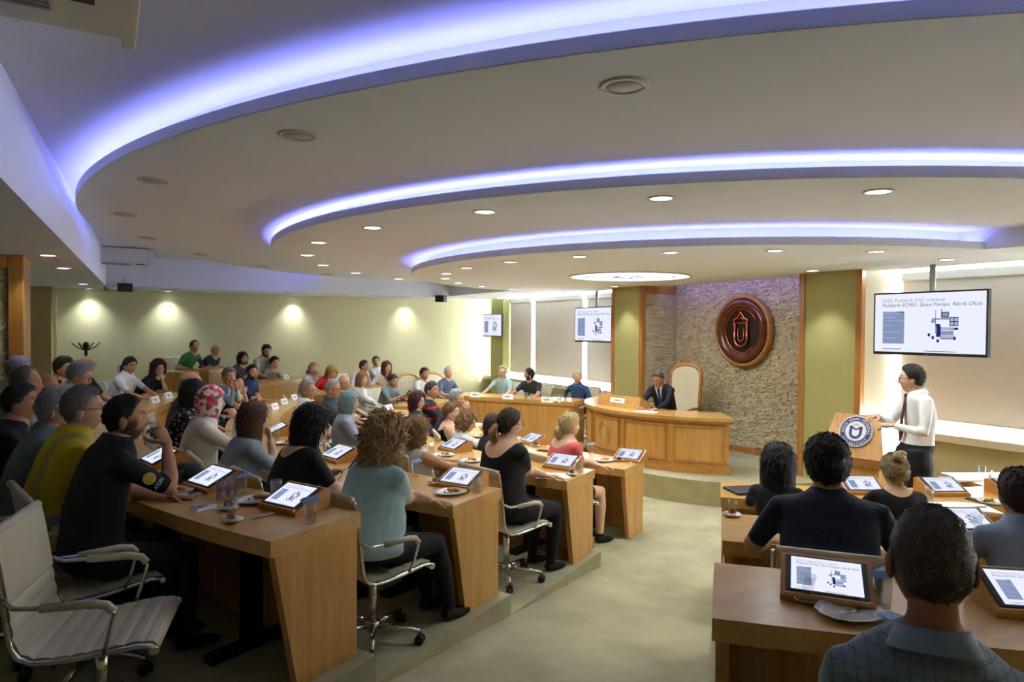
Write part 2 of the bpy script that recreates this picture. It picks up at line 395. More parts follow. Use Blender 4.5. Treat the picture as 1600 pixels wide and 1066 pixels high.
LEDN = {'A': 'large outer', 'B': 'middle', 'C': 'small inner'}
for k, (cx, cy, r, zb, zu) in DISCS.items():
    ri = {'A': 5.3, 'B': 3.7, 'C': .02}[k]
    prof = [(ri, zb), (r-.004, zb), (r, zb+.004), (r, zb+.066), (r-.004, zb+.07), (r-.02, zb+.07), (r-.022, zb+.02), (r-.20, zb+.02), (r-.20, zu)]
    o = revolve(MB(), prof, (cx, cy), -91, 91).build('ceiling_disc', M_CEIL, ceil)
    md = o.modifiers.new('es', 'EDGE_SPLIT'); md.split_angle = math.radians(30)
    led = revolve(MB(), [(r-.10, zb+.028), (r-.085, zb+.036), (r-.07, zb+.028)], (cx, cy), -88, 86, 90).build('led_strip', M_LED)
    tag(led, 'violet led strip lying in the cove of the %s ceiling disc' % LEDN[k], 'light strip')
# downlights --------------------------------------------------------
M_LAMP = emis('lamp_disc', '#f4ffff', 4.0); M_RING = mat('lamp_ring', '#cfcfc6', .4); M_OFF = mat('lamp_off', '#b9b8ac', .5)
_dl = {}
def downlight(p, z, label, group, lit=True, power=14, size=.075, angle=118, blend=.55):
    key = (lit, size)
    rt = None
    if key not in _dl:
        rt = empty('downlight', label, 'downlight', (p[0], p[1], z), 0, group)
        MB().lathe([(size*.86, .004), (size*.86, -.006), (size*1.08, -.008), (size*1.14, -.002), (size*1.14, .004)], 24).build('trim_ring', M_RING, rt)
        MB().lathe([(0.0001, -.003), (size*.86, -.003), (size*.86, .002)], 24).build('diffuser', M_LAMP if lit else M_OFF, rt)
        index_kids(rt); _dl[key] = rt
    else:
        rt = dup(_dl[key], (p[0], p[1], z), 0, label, group); rt.name = 'downlight'
    if lit and power:
        L = bpy.data.lights.new('downlight_beam', 'SPOT'); L.energy = power; L.spot_size = math.radians(angle); L.spot_blend = blend; L.shadow_soft_size = .06; L.color = (.93, .985, 1.0)
        lo = bpy.data.objects.new('downlight_beam', L); COL.objects.link(lo); lo.parent = rt; lo.location = (0, 0, -.02)
def ring(cx, cy, r, ph): a = math.radians(ph); return (cx-r*math.cos(a), cy-r*math.sin(a))
ORD = 'first second third fourth fifth sixth seventh eighth ninth tenth eleventh'.split()
for i in range(11): downlight(ring(7.45, 7.1, 3.76, 67-14*i), 2.878, '%s lit downlight from the right in the ring of the small inner ceiling disc' % ORD[i], 'inner disc downlights', power=30, angle=150, blend=.8)
for i in range(10): downlight(ring(7.45, 7.1, 5.52, 69-14.2*i), 3.053, '%s lit downlight from the right in the ring of the middle ceiling disc' % ORD[i], 'middle disc downlights', power=15, size=.085, angle=150, blend=.8)
for i in range(9): downlight(ring(7.5, 7.1, 7.37, 55-14.3*i), 3.198, '%s unlit downlight from the right in the large outer ceiling disc' % ORD[i], 'outer disc downlights', lit=False, size=.095)
for x, y, pw, d in ((-.5, 8.2, 9, 'nearest'), (-.45, 9.9, 12, 'middle'), (-.35, 13.5, 9, 'farthest')): downlight((x, y), 2.848, '%s of three lit downlights in the dark soffit above the stone pier' % d, 'back soffit downlights', power=pw)
for i, x in enumerate((-.28, 1.05, 3.5, 6.1)): downlight((x, 15.11), 2.848, '%s lit downlight from the left washing the long left wall' % ORD[i], 'wall washer downlights', power=36, angle=105, blend=1.0)
downlight((7.25, 5.2), 2.878, 'lit downlight above the right olive stage column', 'stage downlights', power=24, angle=80)
downlight((7.3, 8.95), 2.878, 'lit downlight above the left olive stage column', 'stage downlights', power=24, angle=80)
downlight((7.2, 3.65), 2.878, 'lit downlight above the tv beside the speaker', 'stage downlights', power=14)
downlight((7.75, 10.95), 2.878, 'lit downlight in front of the left window blinds', 'stage downlights', power=14)
# round backlit ceiling panel with the university emblem above the stage desk
text_keys = []
def ring_text(mb, txt, r, a0, a1, size, T, m=0, z=0.0, inward=False):
    n = len(txt)
    for i, ch in enumerate(txt):
        if ch == ' ': continue
        vv, ff = T[('ch', ch)]
        if len(vv) == 0: continue
        a = a0+(a1-a0)*(i+.5)/n; vx = vv[:, 0]-(vv[:, 0].min()+vv[:, 0].max())/2; vy = vv[:, 1]-.35
        vx, vy = vx*size, vy*size
        rot = (a+PI/2) if inward else (a-PI/2)
        X = r*math.cos(a)+vx*math.cos(rot)-vy*math.sin(rot); Y = r*math.sin(a)+vx*math.sin(rot)+vy*math.cos(rot)
        mb.add(np.c_[X, Y, np.full(len(X), z)], ff, m)
for ch in sorted(set('AYDIN ADNAN MENDERES ÜNİVERSİTESİ')-{' '}): text_req(('ch', ch), ch)
text_req('t1', '2025: Pediatrik KVC merkezi'); text_req('t2', 'Pediatrik ECMO, İkinci Pompa, Nitrik Oksit', shear=.25)
text_req('cap', 'AYDIN', align='CENTER'); 
TXT = text_flush()
def annulus(mb, r0, r1, z, m=0, n=48):
    v = [(r*math.cos(2*PI*i/n), r*math.sin(2*PI*i/n), z) for r in (r0, r1) for i in range(n)]
    mb.add(v, [(i, n+i, n+(i+1) % n, (i+1) % n) for i in range(n)], m)
def disc(mb, r, z, m=0, n=48): mb.add([(r*math.cos(2*PI*i/n), r*math.sin(2*PI*i/n), z) for i in range(n)], [tuple(range(n))], m)
def u_mark(mb, s, z, m=0):          # the book-like U with a pointed arch of the emblem
    def strip(P, w, closed=False):
        P = [np.array(p) for p in P]; L = []; R = []
        for i in range(len(P)):
            d = P[min(i+1, len(P)-1)]-P[max(i-1, 0)]; d = d/np.linalg.norm(d); nn = np.array([-d[1], d[0]]); L.append(P[i]+nn*w); R.append(P[i]-nn*w)
        v = [(q[0]*s, q[1]*s, z) for q in L+R]; K = len(P); mb.add(v, [(i, i+1, K+i+1, K+i) for i in range(K-1)], m)
    U = [(-.30, .32), (-.30, -.12)]+[(-.30*math.cos(t), -.12-.30*math.sin(t)) for t in np.linspace(0.2, PI-.2, 9)]+[(.30, -.12), (.30, .32)]
    strip(U, .085)
    strip([(-.30, .30), (-.12, .16), (0, .10), (.12, .16), (.30, .30)], .05)
def emblem_face(mb, R, T, zs=1.0, blue=1, white=2):
    disc(mb, R, 0, blue); ring_text(mb, 'AYDIN ADNAN MENDERES', R*.80, PI*1.06, -PI*.06, R*.235, T, white, .002*zs)
    ring_text(mb, 'ÜNİVERSİTESİ', R*.86, PI*1.17, PI*1.83, R*.235, T, white, .002*zs, True)
    disc(mb, R*.66, .002*zs, white); 
    for r0, r1 in ((R*.61, R*.63), (R*.955, R*.985)): annulus(mb, r0, r1, .003*zs, white if r0 > R*.7 else blue)
lp = empty('ceiling_light_panel', 'round backlit ceiling panel with faint blue emblem above the stage desk', 'ceiling light', (6.13, 7.2, 2.872))
lp.rotation_euler = (PI, 0, math.radians(90))
M_PANEL = emis('backlit_white', '#ffffff', .75); M_PANELB = emis('backlit_blue', '#7f82d4', .32)
MB().lathe([(.80, -.004), (.80, .006), (.82, .006), (.82, -.004)], 64).build('rim', M_RING, lp)
m = MB(); disc(m, .8, 0, 0, 64); m.build('diffuser', M_PANEL, lp)
m = MB(); annulus(m, .58, .60, .004); annulus(m, .36, .375, .004); ring_text(m, 'AYDIN ADNAN MENDERES', .47, PI*1.06, -PI*.06, .14, TXT, 0, .004)
ring_text(m, 'ÜNİVERSİTESİ', .49, PI*1.17, PI*1.83, .14, TXT, 0, .004, True); u_mark(m, .5, .004); m.build('emblem_print', M_PANELB, lp)
_l = bpy.data.lights.new('panel_light', 'AREA'); _l.shape = 'DISK'; _l.size = 1.5; _l.energy = 22; _lo = bpy.data.objects.new('panel_light', _l); COL.objects.link(_lo); _lo.parent = lp; _lo.location = (0, 0, .02); _lo.rotation_euler = (PI, 0, 0)
# violet strip washing the niche stone from above
o = MB().box((8.00, 5.72, 2.925), (8.03, 8.48, 2.945)).build('led_strip', emis('led_niche', '#a79cff', 6.0)); tag(o, 'violet led strip above the stone niche behind the stage', 'light strip')
# air conditioners, speakers, coat stand -----------------------------
def aircon(name, loc, rz, label, hl=.62):
    e = empty(name, label, 'air conditioner', loc, rz)
    m = MB(); prof = [(-.34, 0), (.30, 0), (.34, -.05), (.34, -.09), (.18, -.22), (-.30, -.235), (-.34, -.2)]; v = []
    for x in (-hl, hl): v += [(x, y, z) for y, z in prof]
    K = len(prof); m.add(v, [tuple(range(K)), tuple(range(2*K-1, K-1, -1))]+[(i, K+i, K+(i+1) % K, (i+1) % K) for i in range(K)]); m.build('housing', M_WHITEP, e)
    g = MB().box((-hl+.06, -.30, -.242), (.1, .0, -.232)); g.build('intake_grille', M_RING, e)
    for i in range(9):
        MB().box((-hl+.07, -.29+.031*i, -.25), (.09, -.275+.031*i, -.24)).build('grille_slat', M_STEEL, e)
    MB().box((hl-.22, -.16, -.242), (hl-.09, -.12, -.229)).build('display', M_BLACK, e)
    MB().bbox((hl-.01, -.31, -.21), (hl+.035, .30, -.005), .006).build('end_cap', M_WHITEP, e); MB().box((hl+.03, .05, -.15), (hl+.037, .25, -.03)).build('end_slot', M_DARKGAP, e); return e
a2 = at(150, 60, 3.16)
aircon('air_conditioner', (.22, 12.75, 3.385), math.radians(2), 'white ceiling air conditioner with slatted grille in the far left corner', .40)
aircon('air_conditioner', (-.24, 2.62, 3.385), 0, 'white ceiling air conditioner cut off at the top left', .30)
def speaker(loc, rz, label):
    e = empty('wall_speaker', label, 'speaker', loc, rz)
    MB().bbox((-.11, -.075, -.075), (.11, .075, .075), .012).build('cabinet', M_BLACK, e)
    MB().bbox((-.095, -.088, -.06), (.095, -.072, .06), .006).build('grille', M_BLACKM, e)
    MB().tube([(0, .0, .07), (0, .03, .13), (.01, .05, .19)], .008, 6).build('bracket', M_STEEL, e)
speaker((.28, 13.9, 2.83), math.radians(10), 'small black speaker on the soffit beside the far air conditioner')
s2 = atd(689, 467, 15.2); speaker(s2, math.radians(-50), 'small black speaker where the left wall meets the windows')
e = empty('coat_stand', 'dark coat stand with splayed hooks by the left wall', 'coat stand', (-.28, 12.6, .58))
MB().tube([(0, 0, 0), (0, 0, 1.25)], .022, 8).build('pole', M_BLACKM, e)
MB().ell((0, 0, 1.26), (.045, .045, .06)).build('finial', M_BLACKM, e)
for i in range(6):
    a = i*PI/3; c, s = math.cos(a), math.sin(a); MB().tube([(0, 0, 1.18), (.1*c, .1*s, 1.22), (.19*c, .19*s, 1.30)], .008, 6).build('hook', M_BLACKM, e)
for i in range(3):
    a = i*2*PI/3; c, s = math.cos(a), math.sin(a); MB().tube([(0, 0, .12), (.15*c, .15*s, .05), (.25*c, .25*s, .015)], .014, 6).build('foot', M_BLACKM, e)
# ================================================================== FURNITURE
def desk(row, p0, p1, label, ends=(True, True), posts=(), group='curved oak desks', T=None):
    R = RN[row]; T = TIER[row] if T is None else T; ph = (p0+p1)/2; base = pol(R-.3, ph, T)
    e = empty('curved_desk', label, 'desk', base, 0, group); off = -base
    def part(mb, nm, m):
        mb.v = [a+off for a in mb.v]; return mb.build(nm, m, e)
    part(arcbox(MB(), R-DD, R, T+.672, T+.75, p0, p1, 1.2), 'desktop', M_WOODT)
    part(arcbox(MB(), R-DD+.03, R-DD+.055, T+.002, T+.672, p0-.25*np.sign(p0-p1), p1+.25*np.sign(p0-p1), 1.2), 'front_panel', M_WOODV)
    for ok, ph, sg in ((ends[0], p0, np.sign(p1-p0)), (ends[1], p1, np.sign(p0-p1))):
        if not ok: continue
        w = math.degrees(.045/R)*sg; v = []; i0 = math.degrees(.012/R)*sg
        for q in (ph+i0, ph+i0+w):
            v += [pol(R-.03, q, T+.672), pol(R-.17, q, T+.002), pol(R-DD+.015, q, T+.002), pol(R-DD+.015, q, T+.672)]
        part(MB().add(v, [(0, 1, 2, 3), (7, 6, 5, 4), (0, 4, 5, 1), (1, 5, 6, 2), (2, 6, 7, 3), (3, 7, 4, 0)]), 'end_panel', M_WOODV)
    for ph in posts:
        a = pol(R-.32, ph, T); m = MB(); m.obox((a[0], a[1], T+.34), (.05, .03, .33), math.radians(ph)); m.obox((a[0], a[1], T+.02), (.25, .04, .02), math.radians(ph)); part(m, 'pedestal', M_BLACKM)
    return e
desk(1, 28.6, -30, 'first and nearest left curved oak desk, with the man drinking tea', posts=(24.5, 17, 10))
desk(2, 28.6, -35.5, 'second left curved oak desk, with the woman in pale teal polo', posts=(23, 15))
desk(3, 28.6, -37, 'third left curved oak desk, with the blonde-ponytail woman in black', posts=(22,))
desk(4, 28.6, -28.6, 'innermost left curved oak desk, with the woman in coral top', posts=(20,))
desk(1, 42.2, 62, 'nearest right curved oak desk in front of the man in checked shirt', ends=(True, False))
desk(2, 42.5, 72, 'second right curved oak desk in front of the broad man in navy', ends=(True, False))
desk(3, 42.5, 72, 'third right curved oak desk with a laptop at its aisle end', ends=(True, False))
desk(0, -42.3, -45.4, 'short raised oak desk at the back with the man in green shirt')
desk(0, -47, -51.5, 'short raised oak desk at the back left wall behind the plaid shirt')
desk(1, -42.3, -60, 'far oak desk with a folded paper, by the woman in plaid')
desk(2, -42.3, -66, 'far oak desk with the blonde ponytail woman and woman in red')
desk(3, -42.3, -58, 'far oak desk with the man looking at his phone')
# wing desks at the sides of the stage (straight)
def straight_desk(a, b, T, label, H=.75, depth=.6, side=1):
    a = np.array(a, float); b = np.array(b, float); L = np.linalg.norm(b-a); ang = math.atan2(b[1]-a[1], b[0]-a[0])
    e = empty('wing_desk', label, 'desk', (a[0], a[1], T), ang)
    s = side
    def bx(x0, y0, z0, x1, y1, z1, nm, m): MB().bbox((x0, min(y0*s, y1*s), z0), (x1, max(y0*s, y1*s), z1), .004).build(nm, m, e)
    bx(0, 0, H-.075, L, depth, H, 'desktop', M_WOODT)
    n = 3
    for i in range(n): bx(.03+(L-.06)*i/n, .02, .002, .03+(L-.06)*(i+1)/n-.003, .045, H-.075, 'front_panel', M_WOODV)
    bx(.02, .02, .002, .06, depth-.05, H-.075, 'end_panel', M_WOODV); bx(L-.06, .02, .002, L-.02, depth-.05, H-.075, 'end_panel', M_WOODV)
    return e
straight_desk((5.20, 10.90), (6.50, 8.96), .20, 'straight oak wing desk in front of three men by the windows', H=.78, side=1)
_w = MB(); _q = [(5.12, 10.86), (6.55, 8.86), (7.1, 9.3), (8.1, 9.45), (8.1, 11.6), (7.2, 12.2)]
_w.add([(x, y, .0007) for x, y in _q]+[(x, y, .20) for x, y in _q], [tuple(range(5, -1, -1)), tuple(range(6, 12))]+[(i, (i+1) % 6, 6+(i+1) % 6, 6+i) for i in range(6)]); _w.build('wing_platform', M_CARPET, floor)
straight_desk((6.90, 4.62-1.1), (6.30, 2.35), .001, 'oak wing desk with papers by the right window', H=.80, side=1)
# stage desk ---------------------------------------------------------
SX, SY, SR = 7.92, 7.50, 1.80
def sp_(r, a, z): a = math.radians(a); return np.array([SX-r*math.cos(a), SY-r*math.sin(a), z])
def sarc(mb, r0, r1, z0, z1, a0, a1, n=10, m=0):
    v = []; f = []
    for i in range(n+1):
        a = a0+(a1-a0)*i/n; v += [sp_(r0, a, z0), sp_(r1, a, z0), sp_(r1, a, z1), sp_(r0, a, z1)]
    for i in range(n):
        for j in range(4): k = (j+1) % 4; f.append((i*4+j, i*4+k, i*4+4+k, i*4+4+j))
    f += [(3, 2, 1, 0), (n*4, n*4+1, n*4+2, n*4+3)]; return mb.add(v, f, m)
sd = empty('stage_desk', 'curved panelled oak stage desk with carved emblem, seating the man in suit', 'desk', (SX-SR+.3, SY, .3)); so_ = -np.array([SX-SR+.3, SY, .3])
def sdp(mb, nm, m, par=None):
    mb.v = [a+so_ for a in mb.v]; return mb.build(nm, m, par or sd)
A0, A1 = 53, -66
sdp(sarc(MB(), SR-.66, SR+.05, .985, 1.03, A0+1.5, A1-1.5, 60), 'desktop', M_WOODT)
sdp(sarc(MB(), SR-.02, SR+.03, .955, .985, A0+.8, A1-.8, 60), 'cornice', M_WOODH)
sdp(sarc(MB(), SR-.60, SR-.01, .34, .955, A0, A1, 60), 'body', M_WOODV)
sdp(sarc(MB(), SR-.62, SR+.012, .301, .40, A0+.5, A1-.5, 60), 'plinth', M_WOODH)
edges = np.linspace(A0, A1, 6)
for i in range(5):
    a, b = edges[i]-1.4, edges[i+1]+1.4
    p = sdp(sarc(MB(), SR-.008, SR+.004, .45, .92, a, b, 8), 'panel', M_WOODV)
    for z0, z1 in ((.45, .475), (.895, .92)): sdp(sarc(MB(), SR, SR+.022, z0, z1, a, b, 8), 'moulding', M_WOODH, p)
    for q0, q1 in ((a, a-.8), (b+.8, b)): sdp(sarc(MB(), SR, SR+.022, .45, .92, q0, q1, 1), 'moulding', M_WOODH, p)
    if i == 2:                                  # carved emblem on the central panel
        am = math.radians((a+b)/2); cm = MB(); R_ = .145
        for rr in (R_, R_*.72):
            P = [(0, rr*math.cos(t), rr*1.25*math.sin(t)) for t in np.linspace(0, 2*PI, 33)]; cm.tube(P, .006, 6)
        cm.tube([(0, -.05, .07), (0, -.05, -.03), (0, -.03, -.07), (0, 0, -.085), (0, .03, -.07), (0, .05, -.03), (0, .05, .07)], .010, 6)
        cm.tube([(0, -.06, .08), (0, 0, .14), (0, .06, .08)], .008, 6)
        for t in np.linspace(.3, 2*PI+.0, 22): cm.ell((0, R_*.86*math.cos(t), R_*1.07*math.sin(t)), (.006, .009, .009), 6, 4)
        V = []; c_, s_ = math.cos(am), math.sin(am)
        for vv in cm.v:
            q = SR+.004+vv[:, 0]; V.append(np.c_[SX-q*c_-vv[:, 1]*s_, SY-q*s_+vv[:, 1]*c_, .69+vv[:, 2]])
        cm.v = V; sdp(cm, 'carved_emblem', M_WOODV, p)
# end cheek of the stage desk (panelled side seen from the aisle)
# lectern ------------------------------------------------------------
lec = empty('lectern', 'oak lectern with round blue university emblem beside the speaker', 'lectern', (7.05, 4.42, .001), math.radians(-80))
def prism(mb, prof, x0, x1, m=0):
    K = len(prof); v = [(x0, y, z) for y, z in prof]+[(x1, y, z) for y, z in prof]
    return mb.add(v, [tuple(range(K-1, -1, -1)), tuple(range(K, 2*K))]+[(i, (i+1) % K, K+(i+1) % K, K+i) for i in range(K)], m)
MB().bbox((-.27, -.18, 0), (.27, .24, .1), .008).build('plinth', M_WOODH, lec)
MB().bbox((-.24, -.14, .1), (.24, .22, .72), .006).build('pedestal', M_WOODV, lec)
prism(MB(), [(-.20, .72), (.26, .72), (.26, .82), (-.27, .82)], -.31, .31).build('ledge', M_WOODH, lec)
v = [(-.33, -.27, .82), (.33, -.27, .82), (.33, .26, .82), (-.33, .26, .82), (-.235, -.10, 1.26), (.235, -.10, 1.26), (.24, .26, 1.20), (-.24, .26, 1.20)]
MB().add(v, BOXF).build('sloped_front', M_WOODV, lec)
em = MB(); M_EB = mat('emblem_blue', '#2b2a78', .4); M_EW = mat('emblem_white', '#f0f0f2', .5)
em.lathe([(.0001, -.02), (.168, -.02), (.172, -.012), (.172, -.001), (.0001, -.001)], 48, m=1)
emblem_face(em, .168, TXT, 1.0, 0, 1); u_mark(em, .17, .004, 0)
M_EG = mat('emblem_pale', '#b9c3cc', .5); em.add([(-.05, .05, .0045), (0, .088, .0045), (.05, .05, .0045), (0, .066, .0045)], [(0, 1, 2, 3)], 2)
eo = em.build('emblem', [M_EB, M_EW, M_EG], lec); eo.location = (.02, -.196, 1.09); eo.rotation_euler = (math.radians(69), 0, 0)
# big emblem on the stone --------------------------------------------
be = empty('wall_emblem', 'large oval wooden shield with copper emblem on the stone niche', 'emblem', (8.30, 7.10, 2.15)); be.rotation_euler = (PI/2, 0, -PI/2)
def oval(mb, prof, sx, sy, n=56, m=0): return mb.lathe(prof, n, m=m, sx=sx, sy=sy)
oval(MB(), [(.53, -.05), (.55, .0), (.545, .05), (.50, .075), (.49, .03)], .97, 1.0).build('rim', M_WOODD, be)
oval(MB(), [(.49, .0), (.47, .09), (.40, .105), (.335, .06), (.33, .0)], .97, 1.0).build('frame', M_WOODK, be)
m = MB(); disc(m, .34, .04); m.build('backing', mat('dark_shield', '#1f140e', .35), be)
m = MB(); m.tube([(.30*math.cos(t), .33*math.sin(t), .055) for t in np.linspace(.5, 2*PI*.86, 40)], .010, 6); m.build('copper_ring', M_COPPER, be)
U = [(-.115, .12), (-.115, -.12)]+[(-.115*math.cos(t), -.12-.115*math.sin(t)) for t in np.linspace(.15, PI-.15, 10)]+[(.115, -.12), (.115, .12)]
m = MB(); m.tube([(x, y, .07) for x, y in U], .02, 8); m.tube([(-.055, .04, .07), (-.055, -.1, .07)]+[(-.055*math.cos(t), -.1-.06*math.sin(t), .07) for t in np.linspace(.2, PI-.2, 7)]+[(.055, -.1, .07), (.055, .04, .07)], .009, 6)
m.build('copper_letter', M_COPPER, be)
m = MB(); m.tube([(-.125, .12, .07), (-.125, .17, .075), (-.07, .19, .075), (-.02, .25, .075), (0, .29, .075), (.02, .25, .075), (.07, .19, .075), (.125, .17, .07), (.125, .12, .07), (-.125, .12, .07)], .016, 8); m.tube([(-.07, .16, .075), (0, .2, .075), (.07, .16, .075)], .008, 6); m.build('copper_arch', M_COPPER, be)
# televisions --------------------------------------------------------
S_W, S_G, S_T, S_D, S_P = emis('slide_white', '#e9ecff', .48), emis('slide_photo', '#8fa0c4', .40), emis('slide_text', '#63667a', .35), emis('slide_dark', '#2a3a80', .3), emis('slide_pale', '#b9c4e4', .40)
S_L = emis('slide_title', '#9fa2b2', .42)
def slide_mb():
    """slide in the xy plane, 1.0 x .5625, +z towards the viewer"""
    m = MB(); q = lambda x0, y0, x1, y1, k, z=.001: m.add([(x0, y0, z), (x1, y0, z), (x1, y1, z), (x0, y1, z)], [(0, 1, 2, 3)], k)
    q(-.5, -.28, .5, .28, 0, 0)
    for key, y, s, k in (('t1', .20, .050, 5), ('t2', .155, .050, 2)):
        vv, ff = TXT[key]; m.add(np.c_[vv[:, 0]*s-.43, vv[:, 1]*s+y, np.full(len(vv), .001)], ff, k)
    q(-.42, -.20, -.21, .11, 1)
    for i, yy in enumerate((.09, .05, .02, -.03, -.09, -.15)): q(-.41, yy, -.41+(.17, .12, .19, .1, .16, .13)[i], yy+.006, 4, .0015)
    q(-.27, .10, -.215, .108, 3, .0015)
    q(-.42, -.255, -.24, -.248, 2); q(-.02, -.268, .26, -.262, 2)
    # machine: monitor, screen unit, pump body, poles, bed and wheels
    for r in ((.075, -.10, .08, .12), (.125, .05, .132, .13), (.045, .03, .25, .04)): q(*r, 2)
    q(.13, .045, .195, .10, 3); q(.137, .055, .188, .092, 1, .002)
    q(.20, -.03, .275, .05, 3); 
    for i in range(2):
        for j in range(2): q(.208+.035*i, -.022+.036*j, .236+.035*i, .006+.036*j, 4, .002)
    q(.04, .0, .075, .028, 1); q(.08, -.03, .12, -.01, 3); q(.085, -.13, .125, -.03, 3); q(.125, -.07, .24, -.04, 4); q(.125, -.11, .235, -.075, 1); q(.12, -.145, .245, -.112, 4); q(.12, -.15, .245, -.143, 3, .002)
    q(.21, -.065, .275, -.045, 3)
    for x, y in ((.02, -.11), (.055, -.135), (.10, -.165), (.245, -.14)): q(x-.01, y-.016, x+.012, y+.012, 3, .002)
    return m
SLIDE = slide_mb().mesh('slide', [S_W, S_G, S_T, S_D, S_P, S_L])
def tv(loc, rz, w, label, pole=True, rot_slide=0):
    h = w*.5625; e = empty('television', label, 'tv', loc, rz)       # local -y faces the room
    MB().bbox((-w/2-.02, -.02, -h/2-.028), (w/2+.02, .035, h/2+.02), .006).build('housing', M_BLACK, e)
    s = link('screen', SLIDE, e, (0, -.022, .002)); s.rotation_euler = (PI/2, 0, 0); s.scale = (w, w, 1)
    if pole:
        MB().tube([(0, .075, 2.88-loc[2]), (0, .075, -.1)], .03, 12).build('ceiling_pole', M_STEEL, e)
        MB().bbox((-.2, .03, -.15), (.2, .06, .15), .005).build('mount_plate', M_BLACKM, e)
    else: MB().tube([(0, .03, 0), (0, .105, .02)], .03, 8).build('wall_arm', M_BLACKM, e)
    MB().box((-.02, -.0225, -h/2-.018), (.02, -.0215, -h/2-.012)).build('maker_badge', M_STEEL, e)
    return e
tv((7.60, 4.035, 2.25), math.radians(-90), 1.15, 'large ceiling-hung tv showing a slide above the speaker')
tv((7.86, 10.25, 2.25), math.radians(-90), 1.10, 'ceiling-hung tv partly behind the left olive column')
tv((8.05, 14.48, 2.24), math.radians(-90), .90, 'small far tv on the olive pillar by the windows', False)
# ------------------------------------------------------------------ CHAIRS
def chair_proto():
    e = empty('office_chair', 'x', 'chair', (0, 0, 0))
    pr = [(.25, .445), (.235, .468), (.19, .474), (.10, .464), (0, .452), (-.10, .447), (-.17, .452), (-.215, .475), (-.24, .52), (-.252, .60), (-.265, .70), (-.28, .80), (-.293, .88), (-.302, .925), (-.308, .94)]
    P = [np.array(p) for p in pr]; S = [0]
    for i in range(1, len(P)): S.append(S[-1]+np.linalg.norm(P[i]-P[i-1]))
    n = 100; prof = []
    for i in range(n+1):
        s = S[-1]*i/n; y = np.interp(s, S, [p[0] for p in P]); z = np.interp(s, S, [p[1] for p in P]); prof.append((y, z, s))
    v = []; f = []; hw = .235
    for i, (y, z, s) in enumerate(prof):
        j0, j1 = max(0, i-3), min(n, i+3); d = np.array([prof[j1][0]-prof[j0][0], prof[j1][1]-prof[j0][1]]); d /= np.linalg.norm(d); nn = np.array([d[1], -d[0]])
        q = s/.062; rib = .007*abs(math.sin(PI*q))**.6 if .05 < s < S[-1]-.27 else .007
        for x, k in ((-hw, 1), (hw, 1), (hw, 0), (-hw, 0)):
            o = (rib+.006) if k else -.010
            v.append((x, y+nn[0]*o, z+nn[1]*o))
    for i in range(n):
        for j in range(4): k = (j+1) % 4; f.append((i*4+j, i*4+k, i*4+4+k, i*4+4+j))
    f += [(3, 2, 1, 0), (n*4, n*4+1, n*4+2, n*4+3)]
    m = MB(); m.add(v, f, 0, False); m.tube([(-hw, -.308, .94), (hw, -.308, .94)], .019, 10); m.tube([(-hw, .245, .45), (hw, .245, .45)], .016, 10); m.build('sling', M_CREAM, e)
    for s in (-1, 1):
        MB().tube([(s*.247, y, z-.004) for y, z in pr], .011, 6).build('side_rail', M_CHROME, e)
        MB().tube([(s*.25, -.265, .70), (s*.275, -.22, .672), (s*.285, -.12, .668), (s*.285, .04, .668), (s*.285, .09, .655), (s*.283, .115, .62), (s*.27, .09, .52), (s*.25, .07, .455)], .010, 6).build('arm_loop', M_CHROME, e)
        MB().tube([(s*.285, -.13, .668), (s*.285, .04, .668), (s*.285, .09, .657), (s*.284, .112, .63)], .018, 8).build('arm_pad', M_CREAM, e)
        MB().lathe([(.0, -.006), (.02, -.006), (.02, .006), (.0, .006)], 10).build('end_bolt', M_CHROME, e).matrix_local = Matrix.Translation((s*.252, .245, .45))@Matrix.Rotation(PI/2, 4, 'Y')
    m = MB(); m.tube([(-.245, .03, .445), (.245, .03, .445)], .012, 6); m.tube([(-.245, -.1, .432), (.245, -.1, .432)], .012, 6); m.bbox((-.07, -.12, .40), (.07, .06, .435), .008); m.build('seat_mechanism', M_BLACKM, e)
    MB().tube([(0, 0, .11), (0, 0, .41)], .026, 12).build('gas_column', M_CHROME, e)
    hub = MB().tube([(0, 0, .075), (0, 0, .125)], .045, 12).build('base_hub', M_CHROME, e)
    leg = None
    for i in range(5):
        a = 2*PI*i/5+.3
        if leg is None:
            leg = MB().tube([(0, .03, .10), (0, .16, .092), (0, .29, .078)], [.022, .017, .013], 8).build('base_leg', M_CHROME, e)
            cs = MB(); 
            for sx in (-.016, .016): cs.tube([(sx-.009, .29, .03), (sx+.009, .29, .03)], .029, 10)
            cs.tube([(0, .29, .03), (0, .29, .075)], .008, 6); cs = cs.build('caster', M_BLACK, leg)
            leg.rotation_euler = (0, 0, a)
        else:
            l2 = leg.copy(); COL.objects.link(l2); l2.rotation_euler = (0, 0, a); c2 = cs.copy(); COL.objects.link(c2); c2.parent = l2
    index_kids(e); return e
CHAIR = chair_proto(); _used = [False]
def chair(loc, heading, label):
    """heading = world angle of the sitter's forward"""
    rz = heading-PI/2
    if not _used[0]:
        _used[0] = True; CHAIR.location = [float(x) for x in loc]; CHAIR.rotation_euler = (0, 0, rz); CHAIR['label'] = label; CHAIR['group'] = 'cream office chairs'; return CHAIR
    return dup(CHAIR, loc, rz, label, 'cream office chairs')
